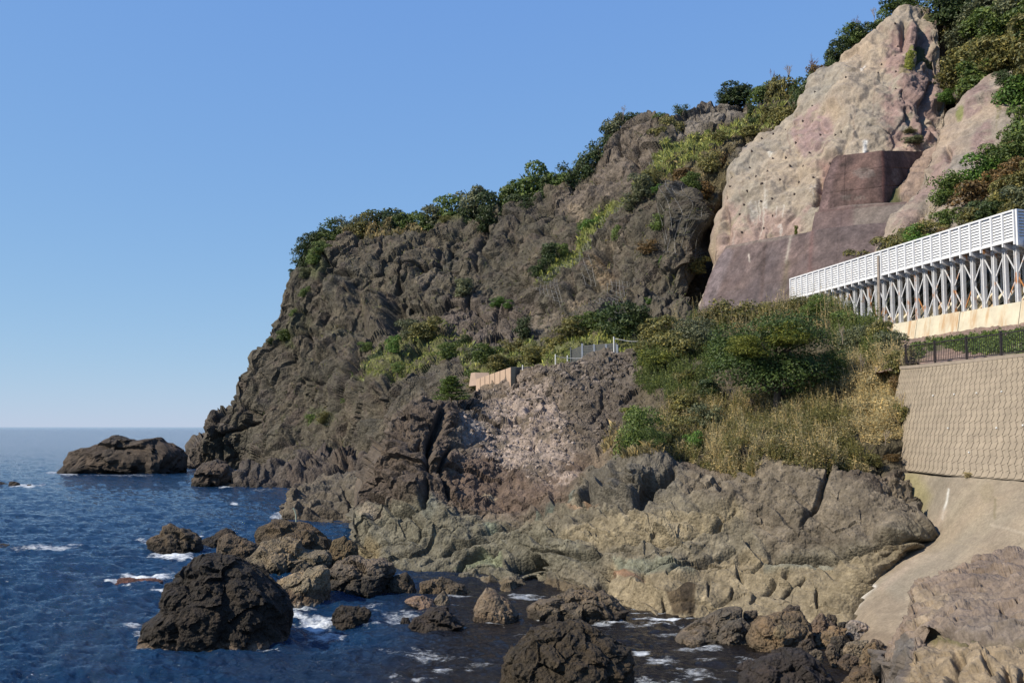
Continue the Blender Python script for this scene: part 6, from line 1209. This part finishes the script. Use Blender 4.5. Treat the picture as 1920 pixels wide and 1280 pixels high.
bare(1225, 700, 40, 34, "pale dead branches at the hedge's left end", 77, M_TWIGP, 3); bare(1615, 705, 36, 70, "pale bare stems rising in the thicket right of the dark domed tree", 62, M_TWIGP, 2); bare(1660, 830, 30, 44, "thin pale dead twigs hanging near the block wall", 51, M_TWIGP, 4)

# ---- grass and dry bamboo: beyond counting
def blades(name, label, P_, poly, n, hgt, wid, mats, lean=.35, cat='grass', leaves=0, seed=1, lift=0, thr=-.32):
    r = np.random.RandomState(seed); xs = np.array([p[0] for p in poly]); ys = np.array([p[1] for p in poly])
    X = r.uniform(xs.min(), xs.max(), n * 3); Y = r.uniform(ys.min(), ys.max(), n * 3)
    m = inside(X, Y, poly); X, Y = X[m][:n], Y[m][:n]
    g = fbm(np.stack([X / 25, Y / 18, X * 0], -1), 1.0, 3); k = g > thr; X, Y = X[k], Y[k]; n = len(X)
    c = P_.at(X, Y) + P_.atn(X, Y) * lift + r.normal(size=(n, 3)) * np.array([.06, .06, .02])
    cl_ = np.clip(.75 + 1.1 * fbm(c + seed, 1.6, 3), .25, 1.7)[:, None]
    h = hgt * r.uniform(.5, 1.25, n)[:, None] * cl_
    d = np.stack([r.normal(size=n) * lean, r.normal(size=n) * lean, np.ones(n)], -1); d /= np.linalg.norm(d, axis=1)[:, None]
    s = np.stack([r.normal(size=n), r.normal(size=n), r.normal(size=n) * .2], -1); s /= np.linalg.norm(s, axis=1)[:, None]
    out = []
    w_ = wid * r.uniform(.6, 1.3, n)[:, None]
    bend = np.stack([r.normal(size=n), r.normal(size=n), -np.abs(r.normal(size=n)) * .6], -1) * h * .25
    if not leaves:
        out.append(np.stack([c - s * w_ - d * .1, c + s * w_ - d * .1, c + d * h * .6 + s * w_ * .7, c + d * h + bend], 1))
    else:
        out.append(np.stack([c - s * .012, c + s * .012, c + d * h + s * .006, c + d * h - s * .006], 1))
        for q in range(leaves):
            f = (.25 + .8 * q / leaves) * r.uniform(.8, 1.1, n)[:, None]; p0 = c + d * h * f
            e = np.stack([r.normal(size=n), r.normal(size=n), r.uniform(-.5, .5, n)], -1); e /= np.linalg.norm(e, axis=1)[:, None]
            t = np.cross(e, r.normal(size=(n, 3))); t /= np.linalg.norm(t, axis=1)[:, None]
            l = r.uniform(.08, .20, n)[:, None]; out.append(np.stack([p0, p0 + e * l * .5 + t * wid, p0 + e * l, p0 + e * l * .5 - t * wid], 1))
    V = np.concatenate(out).reshape(-1, 3)
    o = mesh_np(name, V, np.arange(len(V)).reshape(-1, 4), mats, smooth=False)
    return tag(o, label, cat, None, 'stuff')
blades("grass", "light green grass in the diagonal gully of the headland", A, [(1000, 530), (1050, 465), (1110, 400), (1175, 355), (1215, 290), (1260, 262), (1370, 225), (1400, 200), (1470, 190), (1480, 215), (1390, 255), (1330, 290), (1290, 315), (1210, 345), (1170, 375), (1130, 405), (1090, 440), (1030, 512)], 30000, .75, .05, LM['grass'], seed=2, thr=-.6, lift=.15)
blades("grass", "pale grass covering the talus below the headland cliff", A, [(650, 710), (690, 660), (760, 600), (850, 610), (960, 660), (1060, 640), (1200, 600), (1200, 680), (1000, 720), (880, 740), (870, 690), (850, 650), (800, 670), (740, 700), (690, 705)], 14000, .6, .035, LM['grass'], seed=3)
blades("grass", "straw grass tufts along the clifftop and ledges", A, [(640, 436), (700, 404), (770, 404), (790, 436), (700, 446)], 3000, 1.2, .05, LM['dry'], seed=4, lean=.15)
blades("grass", "dry brown grass on the slope beside the gully", A, [(1290, 250), (1400, 200), (1480, 200), (1530, 150), (1560, 160), (1420, 250), (1370, 290), (1360, 350), (1310, 330), (1220, 350), (1180, 390), (1170, 370), (1230, 330)], 9000, .5, .035, LM['dry'], seed=5)
D1 = [(1235, 770), (1330, 740), (1430, 740), (1560, 720), (1590, 790), (1630, 880), (1560, 890), (1450, 885), (1420, 890), (1290, 860), (1240, 850)]
blades("dry_bamboo_grass", "golden dry bamboo grass hanging over the bluff's lower rock face", B, D1, 13000, .95, .022, LM['straw'], leaves=6, seed=6, lean=.28, thr=-.08)
blades("bamboo_grass", "olive bamboo leaves mixed into the dry grass of the bluff", B, D1, 11000, .9, .022, LM['olive'], leaves=6, seed=7, lean=.25)
D2 = [(1570, 640), (1700, 660), (1712, 700), (1700, 830), (1640, 840), (1600, 820), (1560, 720)]
blades("dry_bamboo_grass", "dry straw-coloured undergrowth in the thicket beside the block wall", B, D2, 7000, 1.0, .022, LM['straw'], leaves=6, seed=8, lean=.3)
D3 = [(1195, 650), (1300, 600), (1400, 575), (1600, 585), (1680, 630), (1640, 690), (1570, 690), (1560, 610), (1400, 610), (1340, 640), (1330, 750), (1240, 760), (1190, 720)]
blades("bamboo_grass", "green bamboo grass filling the hedge on top of the bluff", B, D3, 9000, 1.3, .028, leaf_mat("leaf_hedge_green", (0.105, 0.135, 0.035)), leaves=7, seed=9, lean=.25)
blades("dry_bamboo_grass", "straw bamboo stems sticking out of the hedge", B, [(1230, 600), (1400, 566), (1600, 580), (1600, 620), (1400, 640), (1240, 640)], 1800, 2.0, .024, LM['straw'], leaves=7, seed=10, lean=.12)
blades("grass", "yellowish tufts on the bluff at the dense bush's foot", B, [(1140, 800), (1165, 790), (1180, 850), (1240, 850), (1240, 862), (1130, 856)], 1500, .5, .014, LM['dry'], seed=11)
blades("creeper", "green creepers on the roadside bank behind the railing", T, [(1690, 668), (1720, 645), (1800, 632), (1990, 612), (1990, 655), (1850, 668), (1815, 664), (1760, 650), (1720, 676)], 5000, .35, .05, LM['mid'], leaves=5, seed=12, lean=.6)
blades("grass", "ground cover between the shrubs of the hillside", H, [(1780, 40), (1870, 0), (1990, 0), (1990, 420), (1640, 510), (1600, 520), (1700, 430), (1760, 380), (1870, 300), (1900, 170), (1850, 130), (1760, 240), (1770, 180), (1830, 110)], 14000, .7, .05, LM['olive'], leaves=4, seed=13, lean=.4)

blades("ledge_plants", "sparse low green plants clinging to ledges all over the headland face", A, [(470, 720), (560, 500), (700, 430), (1000, 380), (1220, 230), (1330, 360), (1330, 600), (1000, 640), (700, 600), (640, 860), (480, 840)], 9000, .7, .06, LM['mid'], leaves=3, seed=15, lean=.5, thr=.28)
blades("ledge_plants", "thin straw grass clinging to cracks of the headland face", A, [(470, 720), (560, 500), (700, 430), (1000, 380), (1220, 230), (1330, 360), (1330, 600), (1000, 640), (700, 600), (640, 860), (480, 840)], 9000, .55, .04, LM['olive'], seed=16, lean=.5, thr=.18)
# loose rubble lying on the bluff and the boulder beach
def rubble(label, P_, poly, n, r0, r1, col, seed):
    r = np.random.RandomState(seed); xs = [p[0] for p in poly]; ys = [p[1] for p in poly]
    X = r.uniform(min(xs), max(xs), n * 3); Y = r.uniform(min(ys), max(ys), n * 3); m = inside(X, Y, poly); X, Y = X[m][:n], Y[m][:n]; n = len(X)
    V0, F0 = ico(2); k = len(V0); c = P_.at(X, Y); sc = r0 + (r1 - r0) * r.uniform(0, 1, n) ** 3
    V = V0[None] * (1 + .35 * r.normal(size=(n, k, 1)) * .5) * r.uniform(.6, 1.3, (n, 1, 3)) * sc[:, None, None] + c[:, None, :]
    Fc = (F0[None] + (np.arange(n) * k)[:, None, None]).reshape(-1, 3)
    cc = np.array(col)[None] * r.uniform(.55, 1.6, (n, 1)); C_ = np.repeat(np.clip(cc, 0, .8), k, 0)
    return tag(mesh_np("rubble", V.reshape(-1, 3), Fc, M_NEAR, col=C_, smooth=False), label, "rubble", None, 'stuff')
rubble("loose grey stones strewn over the top of the bluff", B, [(930, 740), (1010, 690), (1090, 668), (1185, 656), (1200, 700), (1120, 730), (1000, 760)], 1000, .05, .26, (.14, .115, .095), 1)
rubble("pale broken stones in the scree patch of the bluff", B, [(860, 780), (945, 720), (1040, 730), (1085, 850), (1040, 900), (960, 900), (900, 850)], 1100, .04, .17, (.26, .21, .175), 2)
rubble("small stones and cobbles stuck in the bluff's grey upper rock", B, [(1060, 740), (1180, 720), (1130, 840), (1060, 820)], 500, .04, .16, (.13, .105, .085), 3)
bare(1300, 700, 60, 40, "tangle of pale dead branches under the silvery bush", 74, M_TWIGP, 2); bare(1580, 640, 30, 50, "pale bare stem poking through the hedge beneath the gallery", 66, M_TWIGP, 0); bare(1690, 760, 26, 40, "dead twigs leaning against the block wall", 52, M_TWIGP, 5)
# ================================================================== the sea, with foam where it breaks
build_sea([
 (120, 888, 30, 5, .7), (230, 891, 120, 3.0, .5), (100, 886, 28, 3, .7), (45, 911, 34, 4, .8), (75, 910, 22, 3, .6), (415, 911, 34, 4, .8), (455, 886, 22, 3, .9), (340, 915, 60, 3, .35), (440, 944, 10, 3, .8), (520, 971, 24, 7, .7), (505, 918, 60, 3, .5),
 (95, 1030, 70, 7, .75), (130, 1024, 40, 4, .5), (268, 1013, 24, 6, .6), (335, 1044, 58, 11, 1.0), (375, 1005, 14, 4, .8), (300, 1040, 30, 6, .8), (262, 1090, 66, 16, .95), (300, 1110, 36, 9, .75), (215, 1094, 24, 8, .8),
 (250, 1178, 36, 12, .7), (262, 1190, 20, 8, .7), (330, 1214, 90, 5, .55), (440, 1217, 90, 5, .5), (590, 1160, 52, 16, .85), (560, 1150, 40, 10, .8), (610, 1185, 46, 10, .65), (570, 1137, 46, 3, .8), (635, 1105, 22, 8, 1.0), (650, 1098, 16, 7, 1.0), (690, 1135, 40, 6, .5), (750, 1080, 8, 5, .9),
 (760, 1150, 50, 10, .5), (700, 1165, 60, 10, .4), (865, 1120, 40, 6, .6), (830, 1135, 46, 7, .5), (740, 1160, 26, 6, .6), (925, 1165, 50, 3, .7), (895, 1155, 8, 6, .8), (1020, 1162, 26, 3, .9), (980, 1120, 40, 4, .6), (1150, 1165, 46, 8, .75), (1120, 1170, 40, 5, .7), (1240, 1158, 70, 3.5, 1.0), (1200, 1170, 60, 7, .5),
 (1000, 1190, 60, 8, .35), (820, 1225, 90, 14, .5), (840, 1250, 80, 12, .5), (900, 1240, 50, 10, .5), (1200, 1225, 22, 8, .8), (1240, 1240, 44, 12, .65), (1290, 1215, 40, 10, .6), (1330, 1215, 60, 10, .6), (1300, 1260, 70, 10, .55), (1400, 1240, 40, 10, .6), (1330, 1240, 60, 8, .5), (1545, 1250, 40, 8, .8), (1590, 1256, 30, 6, .8), (1580, 1275, 40, 5, .6), (1230, 1275, 60, 8, .5),
 (50, 960, 30, 2, .25), (520, 1005, 12, 3, .3), (140, 1120, 60, 5, .22), (60, 1200, 80, 8, .22), (180, 1230, 70, 8, .25), (700, 1240, 80, 14, .3), (620, 1230, 60, 9, .25),
])
